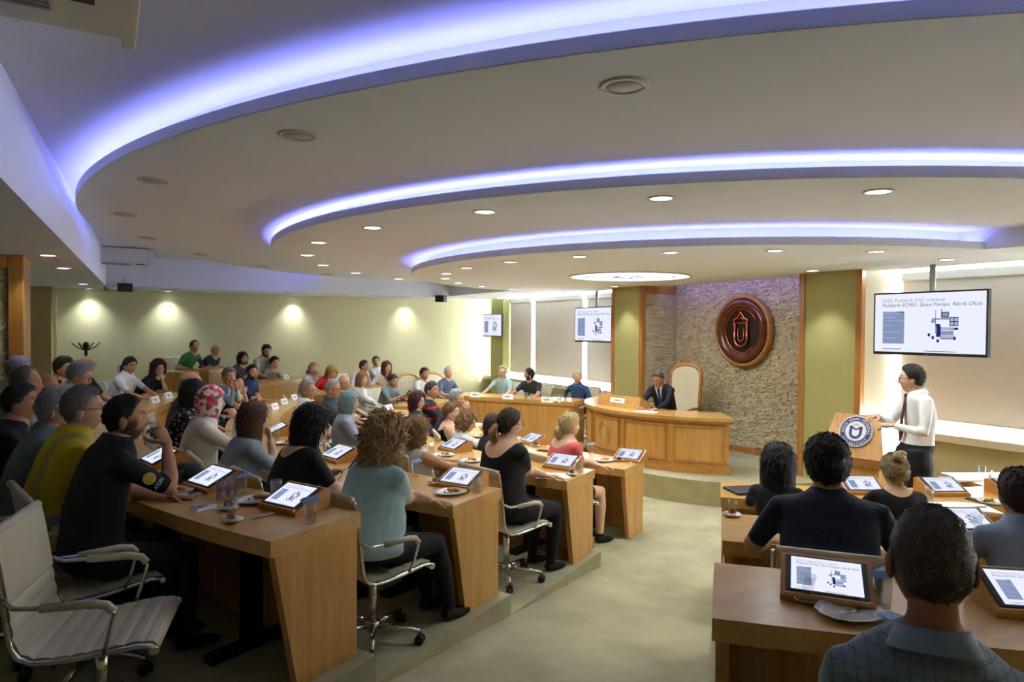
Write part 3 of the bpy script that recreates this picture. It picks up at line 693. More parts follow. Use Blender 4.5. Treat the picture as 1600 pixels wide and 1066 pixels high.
def lounge_chair(loc, heading, label, W=.30, H=1.15, tuft=True, name='tufted_armchair', seat=.47):
    e = empty(name, label, 'chair', loc, heading-PI/2, 'oak-framed armchairs')
    # back: upholstered panel with rounded top, oak frame around it
    def outline(w, h0, h1, n=12):
        P = [(-w, h0)]+[(-w, h1-w*.55)]+[(-w*math.cos(t)*1.0, h1-w*.55+w*.55*math.sin(t)) for t in np.linspace(.15, PI-.15, n)]+[(w, h1-w*.55), (w, h0)]; return P
    O = outline(W, seat+.06, H); v = [(x*.97, -.26-.10*(z-.5), z) for x, z in O]+[(x*.97, -.20-.10*(z-.5), z) for x, z in O]; K = len(O)
    m = MB(); m.add(v, [tuple(range(K)), tuple(range(2*K-1, K-1, -1))]+[(i, K+i, K+(i+1) % K, (i+1) % K) for i in range(K)])
    m.build('back_cushion', M_CREAM, e)
    MB().tube([(x*1.03, -.23-.10*(z-.5), z+.01) for x, z in outline(W, .2, H+.015)], .028, 8).build('back_frame', M_WOODH, e)
    if tuft:
        b = MB()
        for j, z in enumerate(np.arange(seat+.18, H-.1, .11)):
            for x in np.arange(-W+.09+(.06 if j % 2 else 0), W-.05, .12): b.ell((x, -.197-.10*(z-.5), z), (.010, .006, .010), 6, 4)
        b.build('buttons', M_WOODD, e)
    MB().bbox((-W, -.22, seat-.1), (W, .26, seat), .03).build('seat_cushion', M_CREAM, e)
    for s in (-1, 1):
        MB().tube([(s*(W+.02), -.24, .66), (s*(W+.03), .0, .68), (s*(W+.03), .2, .66)], .022, 8).build('armrest', M_WOODH, e)
        for y in (.2, -.22): MB().tube([(s*(W-.0), y, .0), (s*(W+.02), y, .66 if y > 0 else .4)], .02, 8).build('leg', M_WOODH, e)
    return e
# ------------------------------------------------------------------ TABLEWARE
def tablet_proto():
    e = empty('tablet_stand', 'x', 'tablet', (0, 0, 0))
    w = .155; prism(MB(), [(-.115, 0), (.115, 0), (.115, .022), (-.085, .112), (-.115, .105)], -w, w).build('wooden_wedge', M_WOODH, e)
    th = math.atan2(.09, .20); Rm = Matrix.Rotation(-th, 4, 'X')
    b = MB().bbox((-.137, -.096, 0), (.137, .096, .009), .004).build('tablet_body', M_BLACK, e); b.matrix_local = Matrix.Translation((0, .015, .0685))@Rm
    s = link('screen', SLIDE, b, (0, 0, .0098)); s.rotation_euler = (0, 0, PI); s.scale = (.238, .30, .3)
    MB().bbox((-.14, .098, .018), (.14, .118, .034), .003).build('ledge', M_WOODV, e)
    index_kids(e); return e
TABP = tablet_proto(); _tu = [False]
def tablet(px, py, z, label, drot=0, loc=None, center=None):
    p = snap(at(px, py, z), .10) if loc is None else np.array(loc)
    c = (CX0, CY0) if center is None else center
    out = math.atan2(p[1]-c[1], p[0]-c[0]); rz = out-PI/2+math.radians(drot)
    if not _tu[0]:
        _tu[0] = True; TABP.location = [float(x) for x in p]; TABP.rotation_euler = (0, 0, rz); TABP['label'] = label; TABP['group'] = 'tablets on wedge stands'; return TABP
    return dup(TABP, p, rz, label, 'tablets on wedge stands')
PROTO = {}
def proto(kind):
    if kind in PROTO: return PROTO[kind]
    if kind == 'tea_glass':
        e = empty('tea_glass', 'x', 'glass'); MB().lathe([(.020, .004), (.024, .0), (.027, .012), (.026, .022), (.021, .042), (.023, .062), (.029, .088), (.0275, .088), (.021, .061), (.019, .042), (.024, .022), (.024, .014), (.0001, .012)], 18).build('glass_body', M_GLASS, e)
        MB().lathe([(.0001, .0135), (.0235, .0135), (.0235, .022), (.019, .036), (.0001, .036)], 14).build('tea', M_TEA, e)
    elif kind == 'saucer':
        e = empty('saucer', 'x', 'saucer'); MB().lathe([(.0001, .003), (.03, .003), (.034, .006), (.056, .014), (.056, .016), (.034, .009), (.028, .006), (.0001, .006)], 22).build('dish', M_PORC, e)
        MB().tube([(-.05, .02, .016), (.0, .032, .013), (.03, .038, .013)], [.006, .002, .002], 6).build('spoon', M_CHROME, e)
    elif kind == 'plate':
        e = empty('plate', 'x', 'plate')
        m = MB(); v = []; f = []; n = 40
        for r, z in ((.0001, .004), (.07, .004), (.078, .008), (.105, .018), (.105, .021), (.076, .012), (.068, .008), (.0001, .008)):
            for i in range(n):
                a = 2*PI*i/n; k = 1+(.03*math.cos(a*12) if r > .1 else 0); v.append((r*k*math.cos(a)*1.12, r*k*math.sin(a)*.92, z))
        for j in range(7):
            for i in range(n): q = (i+1) % n; f.append((j*n+i, j*n+q, (j+1)*n+q, (j+1)*n+i))
        m.add(v, f, 0, True); m.build('dish', M_PORC, e)
        m = MB(); m.tube([(-.07, -.03, .016), (.02, .0, .013), (.05, .012, .013)], [.004, .003, .007], 6); m.build('fork', M_CHROME, e)
        m = MB(); m.ell((.02, .035, .022), (.03, .02, .014), 10, 6); m.ell((.055, .01, .02), (.022, .018, .012), 10, 6); m.ell((-.03, .03, .014), (.008, .006, .006), 6, 4); m.build('pastry', M_PASTRY, e)
    elif kind == 'water_glass':
        e = empty('water_glass', 'x', 'glass'); MB().lathe([(.027, 0), (.033, .11), (.0315, .11), (.0255, .012), (.0001, .012)], 18).build('glass_body', M_GLASS, e)
        MB().lathe([(.0001, .013), (.0258, .013), (.0290, .065), (.0001, .065)], 14).build('water', M_WATER, e)
    elif kind == 'lidded_glass':
        e = empty('water_glass', 'x', 'glass'); MB().lathe([(.027, 0), (.033, .11), (.0315, .11), (.0255, .012), (.0001, .012)], 18).build('glass_body', M_GLASS, e)
        m = MB(); m.add([(-.045, -.03, .111), (.045, -.03, .111), (.045, .03, .111), (-.045, .03, .111), (-.02, -.02, .135), (.03, .0, .138), (.02, .025, .128), (-.03, .02, .125)], BOXF); m.build('paper_lid', M_BLUE, e)
    elif kind == 'ashtray':
        e = empty('glass_dish', 'x', 'dish'); MB().lathe([(.05, 0), (.06, .022), (.055, .024), (.045, .008), (.0001, .008)], 20).build('dish', M_GLASS, e)
    elif kind == 'nameplate':
        e = empty('name_card', 'x', 'name card')
        MB().add([(-.10, -.03, 0), (.10, -.03, 0), (.10, .03, 0), (-.10, .03, 0), (-.10, -.003, .085), (.10, -.003, .085), (.10, .003, .085), (-.10, .003, .085)], BOXF).build('card', M_PAPER, e)
        m = MB(); y = lambda z: -.03+.027*z/.085-.0012
        for x0, x1, z in ((-.06, .05, .045), (-.035, .03, .03)): m.add([(x0, y(z), z), (x1, y(z), z), (x1, y(z+.008), z+.008), (x0, y(z+.008), z+.008)], [(0, 1, 2, 3)])
        m.build('lettering', mat('print_grey', '#6d6d70', .8), e)
    elif kind == 'paper':
        e = empty('paper_sheets', 'x', 'paper')
        m = MB(); m.add([(-.11, -.15, 0), (.11, -.15, 0), (.11, .15, 0), (-.11, .15, 0), (-.11, -.15, .003), (.11, -.15, .003), (.11, .15, .004), (-.11, .15, .016)], BOXF); m.build('sheet', M_PAPER, e)
        MB().add([(-.105, -.14, .0035), (.09, -.15, .004), (.11, .13, .006), (-.09, .14, .018)], [(0, 1, 2, 3)]).build('top_sheet', M_PAPER, e)
    elif kind == 'phone':
        e = empty('smartphone', 'x', 'phone'); MB().bbox((-.037, -.075, 0), (.037, .075, .009), .004).build('body', M_BLACK, e); MB().box((-.033, -.07, .009), (.033, .07, .0095)).build('screen', mat('phone_glass', '#23262c', .08), e)
    elif kind == 'pen':
        e = empty('pen', 'x', 'pen'); MB().tube([(-.065, 0, .006), (.045, 0, .006), (.06, 0, .006), (.068, 0, .006)], [.005, .005, .004, .001], 8).build('barrel', M_WHITEP, e); MB().tube([(-.06, 0, .0115), (-.02, 0, .0115)], .0015, 5).build('clip', M_CHROME, e)
    elif kind == 'napkin':
        e = empty('napkin', 'x', 'napkin'); MB().add([(-.07, -.04, 0), (.06, -.05, 0), (.08, .04, 0), (-.05, .05, 0), (-.05, -.03, .012), (.05, -.03, .02), (.05, .03, .008), (-.04, .04, .024)], BOXF).build('folded_paper', M_PAPER, e)
        MB().add([(-.04, -.02, .021), (.03, -.03, .024), (.04, .02, .018), (-.03, .03, .027)], [(0, 1, 2, 3)]).build('printed_corner', M_BLUE, e)
    e.location = (0, 0, -50); index_kids(e); PROTO[kind] = [e, False]; return PROTO[kind]
def put(kind, px, py, z, label, rz=0., dz=0., group=None, loc=None):
    pr = proto(kind); p = snap(at(px, py, z), .11 if kind == 'plate' else .06) if loc is None else np.array(loc, float); p = p+np.array([0, 0, dz+.001])
    g = group or {'tea_glass': 'tea glasses', 'saucer': 'saucers', 'plate': 'pastry plates', 'water_glass': 'water glasses', 'lidded_glass': 'water glasses', 'nameplate': 'name cards', 'paper': 'papers on desks', 'napkin': 'paper napkins'}.get(kind)
    if not pr[1]:
        pr[1] = True; e = pr[0]; e.location = [float(x) for x in p]; e.rotation_euler = (0, 0, rz); e['label'] = label
        if g: e['group'] = g
        return e
    return dup(pr[0], p, rz, label, g)
# ================================================================== PEOPLE
NU, NV = 44, 30
_th = np.linspace(0, PI, NV+1); _az = np.linspace(0, 2*PI, NU, endpoint=False)
_D = np.array([(math.sin(t)*math.sin(a), math.sin(t)*math.cos(a), math.cos(t)) for t in _th for a in _az])     # az 0 = front (+y)
_HF = [(j*NU+i, (j+1)*NU+i, (j+1)*NU+(i+1) % NU, j*NU+(i+1) % NU) for j in range(NV) for i in range(NU)]
_HF = [tuple(reversed(f)) for f in _HF]
_AZ = np.abs(np.arctan2(_D[:, 0], _D[:, 1]))
def sstep(a, b, x): t = np.clip((x-a)/(b-a), 0, 1); return t*t*(3-2*t)
def head_base(D):
    x, y, z = D[:, 0]*.077, D[:, 1]*.097, D[:, 2]*.120
    k = np.clip(-D[:, 2], 0, 1)
    x = x*(1-.26*k**1.7); y = np.where(D[:, 1] > 0, y*(1-.05*k), y*(1-.42*k**1.2))
    x = x*(1+.03*np.clip(D[:, 2], 0, 1)); y = np.where((D[:, 1] < 0) & (D[:, 2] > -.2), y*1.05, y)
    return np.c_[x, y, z]
def head_face():
    P = head_base(_D); x, y, z = P.T; fr = _D[:, 1] > .05; g = np.exp
    nose = np.interp(z, [-.050, -.040, -.030, .0, .025], [0, .45, 1, .42, 0])*g(-(x/.0135)**2)
    y = y+np.where(fr, .025*nose+.005*g(-((z-.030)/.012)**2-(x/.05)**2)-.010*g(-((np.abs(x)-.031)/.015)**2-((z-.008)/.012)**2)
                   + .007*g(-(x/.024)**2-((z+.066)/.011)**2)-.004*g(-(x/.02)**2-((z+.066)/.003)**2)+.010*g(-(x/.026)**2-((z+.104)/.017)**2)+.004*g(-((np.abs(x)-.045)/.02)**2-((z+.025)/.02)**2), 0)
    return np.c_[x, y, z]
HEADV = head_face()
def add_head(mb_v, mb_f, R, c, s, beard, fields):
    """returns verts, faces, and the per-vertex hair mask used for brows and beard"""
    x, y, z = HEADV.T; fr = _D[:, 1] > 0
    brow = np.where(fr, np.exp(-((z-.034)/.0065)**2)*sstep(.012, .018, np.abs(x))*(1-sstep(.045, .055, np.abs(x))), 0)*.9
    bd = 0
    if beard:
        zone = sstep(.35, .55, 1-np.abs(_AZ-1.15)/1.2)*0
        low = sstep(-.042, -.060, z)*(y > -.03); mouth = np.exp(-(x/.022)**2-((z+.066)/.007)**2)
        side = sstep(.050, .062, np.abs(x))*sstep(.03, -.02, z)*(y > -.01)*(y < .055)
        bd = np.clip(np.maximum(low*(1-mouth), side), 0, 1)*beard
    fb = np.maximum(brow, bd)
    fl = np.where(fr, np.exp(-(x/.021)**4-((z+.066)/.0075)**2), 0)
    V = HEADV*s; F = list(_HF); n = len(V); FB = list(fb); FL = list(fl)
    m = MB()
    for sx in (-1, 1):                                         # ears
        m.ell((sx*.0785*s, -.010*s, -.008*s), (.011*s, .020*s, .033*s), 8, 6)
        m.ell((sx*.084*s, -.004*s, -.008*s), (.006*s, .012*s, .022*s), 8, 5)
    ev = np.concatenate(m.v); V = np.r_[V, ev]; F += [tuple(i+n for i in f) for f in m.f]; FB += [0]*len(ev); FL += [0]*len(ev)
    return V@R.T+c, F, np.array(FB), np.array(FL)
def eye_mb(R, c, s):
    m = MB()
    for sx in (-1, 1):
        for off, r, k in ((.0795, .0115, 0), (.0880, .0058, 1)):
            m.ell(np.array(c)+R@(np.array([sx*.031, off-.004, .007])*s), np.array([r, r*.8, r*.72])*s, 8, 6, k, R)
    return m
M_EYE = mat('eye_white', '#d8d2c8', .3); M_IRIS = mat('eye_iris', '#2a1a10', .2)
_hm = {}
def hair_mat(col):
    if col in _hm: return _hm[col]
    m = bpy.data.materials.new('hair_'+col.strip('#')); m.use_nodes = True; t = NT(m); b = t.n['Principled BSDF']; c = lin(col)
    f = t.noise(28, 4, .7, stretch=(3.2, 3.2, .5)); t.link(t.ramp(f, [(.3, sc(c, .55)), (.7, sc(c, 1.45))]), b.inputs['Base Color'])
    b.inputs['Roughness'].default_value = .5; b.inputs['Specular IOR Level'].default_value = .35; t.link(t.bump(f, .6, .01), b.inputs['Normal']); _hm[col] = m; return m
LINES = {'short': ([0, .5, .9, 1.2, 1.45, 1.7, 2.0, PI], [.66, .66, .52, .24, .0, -.25, -.42, -.55]),
         'receding': ([0, .35, .7, 1.1, 1.4, 1.7, 2.0, PI], [.86, .90, .80, .25, .02, -.25, -.42, -.55]),
         'crew': ([0, .5, .9, 1.2, 1.45, 1.7, 2.0, PI], [.66, .68, .54, .22, -.05, -.30, -.48, -.62]),
         'long': ([0, .35, .7, 1.0, 1.2, 1.4, PI], [.66, .62, .40, -.1, -.75, -1.3, -1.3]),
         'tied': ([0, .5, .9, 1.2, 1.45, 1.7, 2.0, PI], [.62, .58, .40, .12, .05, -.20, -.45, -.60]),
         'scarf': ([0, .45, .70, .82, .95, 1.2, PI], [.45, .40, .15, -.45, -1.3, -1.3, -1.3])}
def make_hair(style, R, c, s, thick=.014, length=.0, curl=0., seed=0, spread=0., blades=900):
    base = 'long' if style in ('long', 'bob', 'curly') else ('tied' if style in ('bun', 'ponytail') else style)
    dz = _D[:, 2]; az = _AZ; P = head_base(_D)
    r = np.random.default_rng(seed)
    if style in ('bald', 'fringe'):
        up = np.interp(az, [0, 1.1, 1.35, 1.8, PI], [-1, -1, .12, .38, .40]); lo = np.interp(az, [0, 1.2, 1.5, 2.0, PI], [0, 0, -.02, -.40, -.52])
        m = sstep(lo-.08, lo+.06, dz)*sstep(up+.10, up-.06, dz)*sstep(1.15, 1.35, az); off = -.016*(1-m)+(.006 if style == 'fringe' else .003)*m
        V = (P+_D*off[:, None]); curl = 0.; thick = .006
    else:
        xs, ys = LINES[base]; zt = np.interp(az, xs, ys)
        m = sstep(zt-.07, zt+.10, dz); top = sstep(-.2, .9, dz)
        off = -.018*(1-m)+m*thick*((.45+.95*top) if base in ('short', 'crew', 'receding') else (1+.35*top))
        if curl:
            a2 = np.arctan2(_D[:, 0], _D[:, 1]); w = sum(np.sin(a2*k1+r.uniform(0, 6))*np.sin(np.arccos(np.clip(dz, -1, 1))*k2+r.uniform(0, 6)) for k1, k2 in ((7, 9), (11, 6), (5, 13), (15, 14)))
            off = off+m*curl*w*.5
        V = P+_D*off[:, None]
        if style in ('long', 'bob', 'curly', 'scarf') and length:
            k = sstep(.15, -.95, dz)*sstep(.75, 1.25, az); V[:, 2] -= length*k
            V[:, 0] *= 1+spread*k; V[:, 1] = V[:, 1]*(1+.0*k)-(.045*k*(az > 1.2))
            if style != 'scarf': V[:, 1] = np.where((dz < 0) & (az > 1.2), np.minimum(V[:, 1], -.0-.02*k), V[:, 1])
            if style == 'scarf':
                f2 = sstep(-.3, -1, dz)*(az < 1.0); V[:, 2] -= .03*f2
    if style not in ('bald', 'scarf'):                       # taper at the sides, fuller on top, slightly uneven
        V = V+_D*(r.normal(0, .0018, len(V))*np.clip(m, 0, 1))[:, None]
    mb = MB(); mb.add((V*s)@R.T+c, _HF, 0, True)
    if style not in ('bald', 'scarf') and blades:            # loose locks lying on the hair mass
        Fa = np.array(_HF); ok = np.min(np.clip(m, 0, 1)[Fa], axis=1) > .45; Fa = Fa[ok]
        A, B_, C_, D_ = (V[Fa[:, i]] for i in range(4)); ar = np.linalg.norm(np.cross(C_-A, D_-B_), axis=1); idx = r.choice(len(Fa), blades, p=ar/ar.sum())
        u, w = r.random((2, blades, 1)); p0 = (A[idx]*(1-u)+B_[idx]*u)*(1-w)+(D_[idx]*(1-u)+C_[idx]*u)*w
        nn = np.cross(C_[idx]-A[idx], D_[idx]-B_[idx]); nn /= np.linalg.norm(nn, axis=1)[:, None]+1e-9; nn *= np.sign((nn*p0).sum(1))[:, None]
        long = style in ('long', 'bob', 'curly'); fl = np.tile(np.array([0, -.25, -1.]) if long else np.array([0, -.75, -.55]), (blades, 1))+r.normal(0, .28 if not curl else .9, (blades, 3))
        fl -= nn*(fl*nn).sum(1)[:, None]; fl /= np.linalg.norm(fl, axis=1)[:, None]+1e-9; sd = np.cross(fl, nn)
        L = (r.uniform(.03, .065, (blades, 1)) if long else r.uniform(.014, .028, (blades, 1))*min(1.3, (thick/.012)**1.5)); wd = r.uniform(.0018, .004, (blades, 1)) if not long else r.uniform(.003, .006, (blades, 1)); lf = .18 if not curl else .5
        a0, a1 = p0-sd*wd-nn*.002, p0+sd*wd-nn*.002; mid = p0+fl*L*.55+nn*L*lf*.8; tip = p0+fl*L+nn*L*lf*.35
        BV = np.stack([a0, a1, mid+sd*wd*.8, mid-sd*wd*.8, tip], 1).reshape(-1, 3); BF = []
        for i in range(blades): o_ = i*5; BF += [(o_, o_+1, o_+2, o_+3), (o_+3, o_+2, o_+4)]
        mb.add((BV*s)@R.T+c, BF, 0, True)
    def blob(p, rr, n=14): mb.ell(np.array(c)+R@(np.array(p)*s), np.array(rr)*s, n, 9, 0, R)
    if style == 'bun': blob((0, -.066, .120), (.046, .044, .042)); blob((.014, -.07, .142), (.034, .032, .026)); blob((-.018, -.078, .116), (.032, .034, .030))
    if style == 'lowbun': blob((0, -.12, -.01), (.04, .035, .04))
    return mb
def body_mat(name, q):
    m = bpy.data.materials.new(name); m.use_nodes = True; t = NT(m); b = t.n['Principled BSDF']
    A = lambda n: t.new('ShaderNodeAttribute', attribute_name=n)
    bc = A('bc').outputs['Vector']; sep = t.new('ShaderNodeSeparateXYZ'); t.link(bc, sep.inputs[0]); X, Y, Z = sep.outputs
    sh = lin(q['shirt']); pat = q.get('pattern'); c2 = lin(q.get('shirt2', '#ffffff'))
    fold = t.noise(7, 4, .6, vec=bc, stretch=(1, 1, .6))
    shirt = t.ramp(fold, [(.3, sc(sh, .82)), (.7, sc(sh, 1.12))])
    def fr(v, k): return t.math('FRACT', t.math('MULTIPLY', v, k))
    if pat == 'plaid':
        a = t.math('LESS_THAN', fr(X, 42), .14); d = t.math('LESS_THAN', fr(Z, 42), .14); shirt = t.mix(t.math('MULTIPLY', t.math('MAXIMUM', a, d), .55), shirt, c2)
    elif pat == 'stripe': shirt = t.mix(t.math('LESS_THAN', fr(Z, q.get('freq', 9)), .22), shirt, c2)
    elif pat == 'floral':
        vn = t.new('ShaderNodeTexVoronoi'); vn.inputs['Scale'].default_value = 26; t.link(bc, vn.inputs[0]); shirt = t.mix(t.math('LESS_THAN', vn.outputs[0], .30), shirt, c2)
    elif pat == 'vest':
        band = t.math('COMPARE', Z, .24); band.node.inputs[2].default_value = .028; shirt = t.mix(band, shirt, lin('#8f9598'))
        a = t.math('ABSOLUTE', t.math('SUBTRACT', t.math('ABSOLUTE', X), .115)); stp = t.math('MULTIPLY', t.math('LESS_THAN', a, .025), t.math('GREATER_THAN', Z, .27)); shirt = t.mix(stp, shirt, lin('#a39a50'))
    elif pat == 'suit':
        w = t.math('MULTIPLY', t.math('SUBTRACT', Z, .27), .19); V_ = t.math('MULTIPLY', t.math('LESS_THAN', t.math('ABSOLUTE', X), w), t.math('GREATER_THAN', Y, .0)); shirt = t.mix(V_, shirt, c2)
        if q.get('tie'): shirt = t.mix(t.math('MULTIPLY', V_, t.math('LESS_THAN', t.math('ABSOLUTE', X), .022)), shirt, lin(q['tie']))
    elif pat == 'yoke': shirt = t.mix(t.math('MULTIPLY', t.math('GREATER_THAN', Z, .40), t.math('LESS_THAN', Y, .03)), shirt, c2)
    col = t.mix(t.math('GREATER_THAN', A('fp').outputs['Fac'], 0.), shirt, lin(q.get('pants', '#20222a')))
    col = t.mix(t.math('GREATER_THAN', A('fo').outputs['Fac'], 0.), col, lin(q.get('shoe', '#15130f')))
    sk = lin(q.get('skin', '#b98a6a')); skin = t.ramp(t.noise(14, 3, .5, vec=bc), [(.3, sc(sk, .9)), (.7, sc(sk, 1.08))])
    skin = t.mix(t.math('MULTIPLY', A('fl').outputs['Fac'], .5), skin, lin('#9a5248')); skin = t.mix(A('fb').outputs['Fac'], skin, lin(q.get('haircol', '#2a2018')))
    isk = t.math('GREATER_THAN', A('fs').outputs['Fac'], 0.)
    t.link(t.mix(isk, col, skin), b.inputs['Base Color'])
    b.inputs['Roughness'].default_value = .72; b.inputs['Specular IOR Level'].default_value = .25
    bp = t.new('ShaderNodeBump'); bp.inputs['Distance'].default_value = .018; t.link(fold, bp.inputs['Height']); t.link(t.math('MULTIPLY', t.math('SUBTRACT', 1.0, isk), .55), bp.inputs['Strength']); t.link(bp.outputs[0], b.inputs['Normal'])
    return m
def unit(v): v = np.asarray(v, float); return v/(np.linalg.norm(v)+1e-9)
def ik(S, Hd, L1, L2, pole):
    d = Hd-S; D = np.linalg.norm(d); 
    if D > (L1+L2)*.985: Hd = S+d*((L1+L2)*.985/D); d = Hd-S; D = np.linalg.norm(d)
    D = max(D, abs(L1-L2)+.02); a = (L1*L1-L2*L2+D*D)/(2*D); h = math.sqrt(max(L1*L1-a*a, 1e-6)); u = unit(d); p = np.asarray(pole, float); p = unit(p-u*(p@u))
    return S+u*a+p*h, Hd
def hand_mb(W, d, nrm, side, s=1.0, curl=.5, n=6):
    """W wrist, d direction of the hand, nrm = out of the palm, side=+1 right"""
    m = MB(); d = unit(d); nrm = unit(nrm-d*(nrm@d)); t = np.cross(d, nrm)*side      # t towards the thumb
    m.tube([W-d*.012*s, W+d*.02*s, W+d*.055*s, W+d*.088*s, W+d*.096*s], [.026*s, .032*s, .040*s, .041*s, .030*s], 10, sq=(.52, 1.0), up=nrm)
    for k, (o, L, dd) in enumerate(((.030, .068, .088), (.010, .076, .092), (-.011, .070, .089), (-.030, .055, .080))):
        c = curl*(1+.1*k); p0 = W+t*o*s+d*dd*s; d1 = d*math.cos(c*.7)+nrm*math.sin(c*.7); d2 = d*math.cos(c*1.7)+nrm*math.sin(c*1.7); d3 = d*math.cos(c*2.4)+nrm*math.sin(c*2.4)
        p1 = p0+d1*L*.45*s; p2 = p1+d2*L*.32*s; p3 = p2+d3*L*.26*s; m.tube([p0-d*.012*s, p0, p1, p2, p3], [.0095*s, .0095*s, .009*s, .008*s, .0055*s], n)
    q0 = W+t*.030*s+d*.028*s; q1 = q0+unit(t*.75+d*.6+nrm*.25)*.036*s; q2 = q1+unit(t*.35+d*.9+nrm*.45)*.030*s; q3 = q2+unit(t*.1+d+nrm*.5)*.022*s
    m.tube([q0-t*.012*s, q0, q1, q2, q3], [.014*s, .0135*s, .0115*s, .010*s, .006*s], n); return m
PENDING = []
PRESENTER = np.array([6.45, 3.75, 1.75])
def rotz(a): c, s = math.cos(a), math.sin(a); return np.array([[c, -s, 0], [s, c, 0], [0, 0, 1.]])
def person(px, py, dep, T, q, label, face=None, lean=.10, look=None, tilt=0., pitch=0., arms='desk', aR=None, aL=None, sex='m', fat=1.0, sit=True, hair=('short', '#2a2018'), hk=None, vox=None, sleeve=.75, neckr=.085, scale=None, beard=0, glasses=None, collar=False, side=0., chairlab=None, extra=None, cz=0., hrel=None, roll=0., turn=.35):
    hd = atd(px, py, dep); seat = T+.47
    # heading: towards the centre of the arcs unless told (world degrees)
    onrow = face is None and sit
    if face is None:
        face = math.degrees(math.atan2(CY0-hd[1], CX0-hd[0])); fp_ = math.degrees(math.atan2(PRESENTER[1]-hd[1], PRESENTER[0]-hd[0])); face += turn*((fp_-face+180) % 360-180)
    th = math.radians(face); fwd = np.array([math.cos(th), math.sin(th), 0]); rgt = np.array([math.sin(th), -math.cos(th), 0])
    if sit: root = np.array([hd[0], hd[1], seat])-fwd*lean-rgt*side
    else: root = np.array([hd[0], hd[1], T+.93*(scale or 1)])-fwd*lean-rgt*side
    if onrow:
        Rr = RN[min(TIER, key=lambda i: abs(TIER[i]-T))]; v_ = root[:2]-np.array([CX0, CY0]); r_ = np.linalg.norm(v_); rt = min(max(r_, Rr+.28), Rr+.44); rt = r_+max(-.24, min(.24, rt-r_)); root[:2] = np.array([CX0, CY0])+v_*rt/r_
    rz = th-PI/2; Mi = rotz(-rz); hl = Mi@(hd-root)                     # head centre in body frame (x right, y forward)
    s = scale or float(np.clip(hl[2]/(.80 if sex == 'm' else .755), .86, 1.12)) if sit else (scale or 1)
    hs = s*(1.0 if sex == 'm' else .95) if hrel is None else hrel
    hs = float(np.clip(hs, .93, 1.08))
    tgt = PRESENTER if look is None else np.asarray(look, float); lv = Mi@(tgt-hd); yaw = math.atan2(-lv[0], lv[1])      # + = turning left
    if isinstance(look, (int, float)): yaw = math.radians(look)
    lim = math.radians(72); yaw = max(-lim, min(lim, yaw))
    cy, sy = math.cos(yaw), math.sin(yaw); p_ = math.radians(pitch); cp, sp_2 = math.cos(p_), math.sin(p_); ro = math.radians(roll)
    Rh = np.array([[cy, -sy, 0], [sy, cy, 0], [0, 0, 1]])@np.array([[1, 0, 0], [0, cp, -sp_2], [0, sp_2, cp]])@np.array([[math.cos(ro), 0, math.sin(ro)], [0, 1, 0], [-math.sin(ro), 0, math.cos(ro)]])
    fem = sex == 'f'; k = s
    neck = hl+Rh@np.array([0, -.028, -.100])*hs+np.array([0, -.012, -.022-q.get('nk', 0.)])*k; pel = np.array([0, -.015, .095])*k
    tv_ = neck-pel
    def sp(t):            # spine with a slight slump
        b = 4*t*(1-t); return pel+tv_*t+np.array([0, -.035*b, .0])*k
    W = (1.0 if not fem else .90)*k; fw = fat
    prof = [(-.13, .125, .105), (-.06, .168, .138), (.06, .178 if not fem else .188, .142), (.22, .158 if not fem else .150, .125*(1+.6*(fw-1))), (.40, .155 if not fem else .140, .125*(1+.8*(fw-1))), (.58, .168, .125 if not fem else .135), (.74, .176, .118 if not fem else .125), (.86, .188, .108), (.925, .178, .100), (.975, .135, .086), (1.03, .078, .066), (1.08, .058, .056)]
    if q.get('slope'): prof = [(t, w*({.86: .97, .925: .80, .975: .78}.get(t, 1)), d) for t, w, d in prof]
    pv = []; pf = []; N = 22
    for t, w, d in prof:
        c = sp(min(max(t, -.2), 1.1)); ww = w*W*fw if t < .6 else w*W*(1+.75*(fw-1)); d = d*k*(fw if t < .5 else 1+.6*(fw-1))
        up = unit(tv_); yv = unit(np.array([0, 1., 0])-up*up[1])
        for j in range(N):
            a = 2*PI*j/N; ca, sa = math.cos(a), math.sin(a); e = .82
            X = np.sign(ca)*abs(ca)**e*ww; Yv = np.sign(sa)*abs(sa)**e*d; pv.append(c+np.array([X, 0, 0])+yv*Yv)
    K = len(prof)
    for i in range(K-1):
        for j in range(N): q2 = (j+1) % N; pf.append((i*N+j, i*N+q2, (i+1)*N+q2, (i+1)*N+j))
    pf += [tuple(range(N-1, -1, -1)), tuple((K-1)*N+j for j in range(N))]
    mb = MB(); mb.add(pv, pf)
    if fem and not q.get('flat'):
        c = sp(.64)
        for sx in (-1, 1): mb.ell(c+np.array([sx*.075, .095, 0])*k, np.array([.072, .062, .07])*k*(1+.5*(fw-1)), 12, 8)
    mb.tube([sp(.92), neck, hl+Rh@np.array([0, -.02, -.05])*hs], [.066*k, .057*k, .054*k] if not fem else [.058*k, .047*k, .046*k], 14)
    # arms
    af = 1+.45*(fw-1); shY = .165*W*1.0; chains = {}
    sh_t = .79 if q.get('slope') else .865
    SHP = {-1: sp(sh_t)+np.array([-.176*W*(1+.70*(fw-1)), .0, .0]), 1: sp(sh_t)+np.array([.176*W*(1+.70*(fw-1)), 0, 0])}
    dz = (.285)*1.0
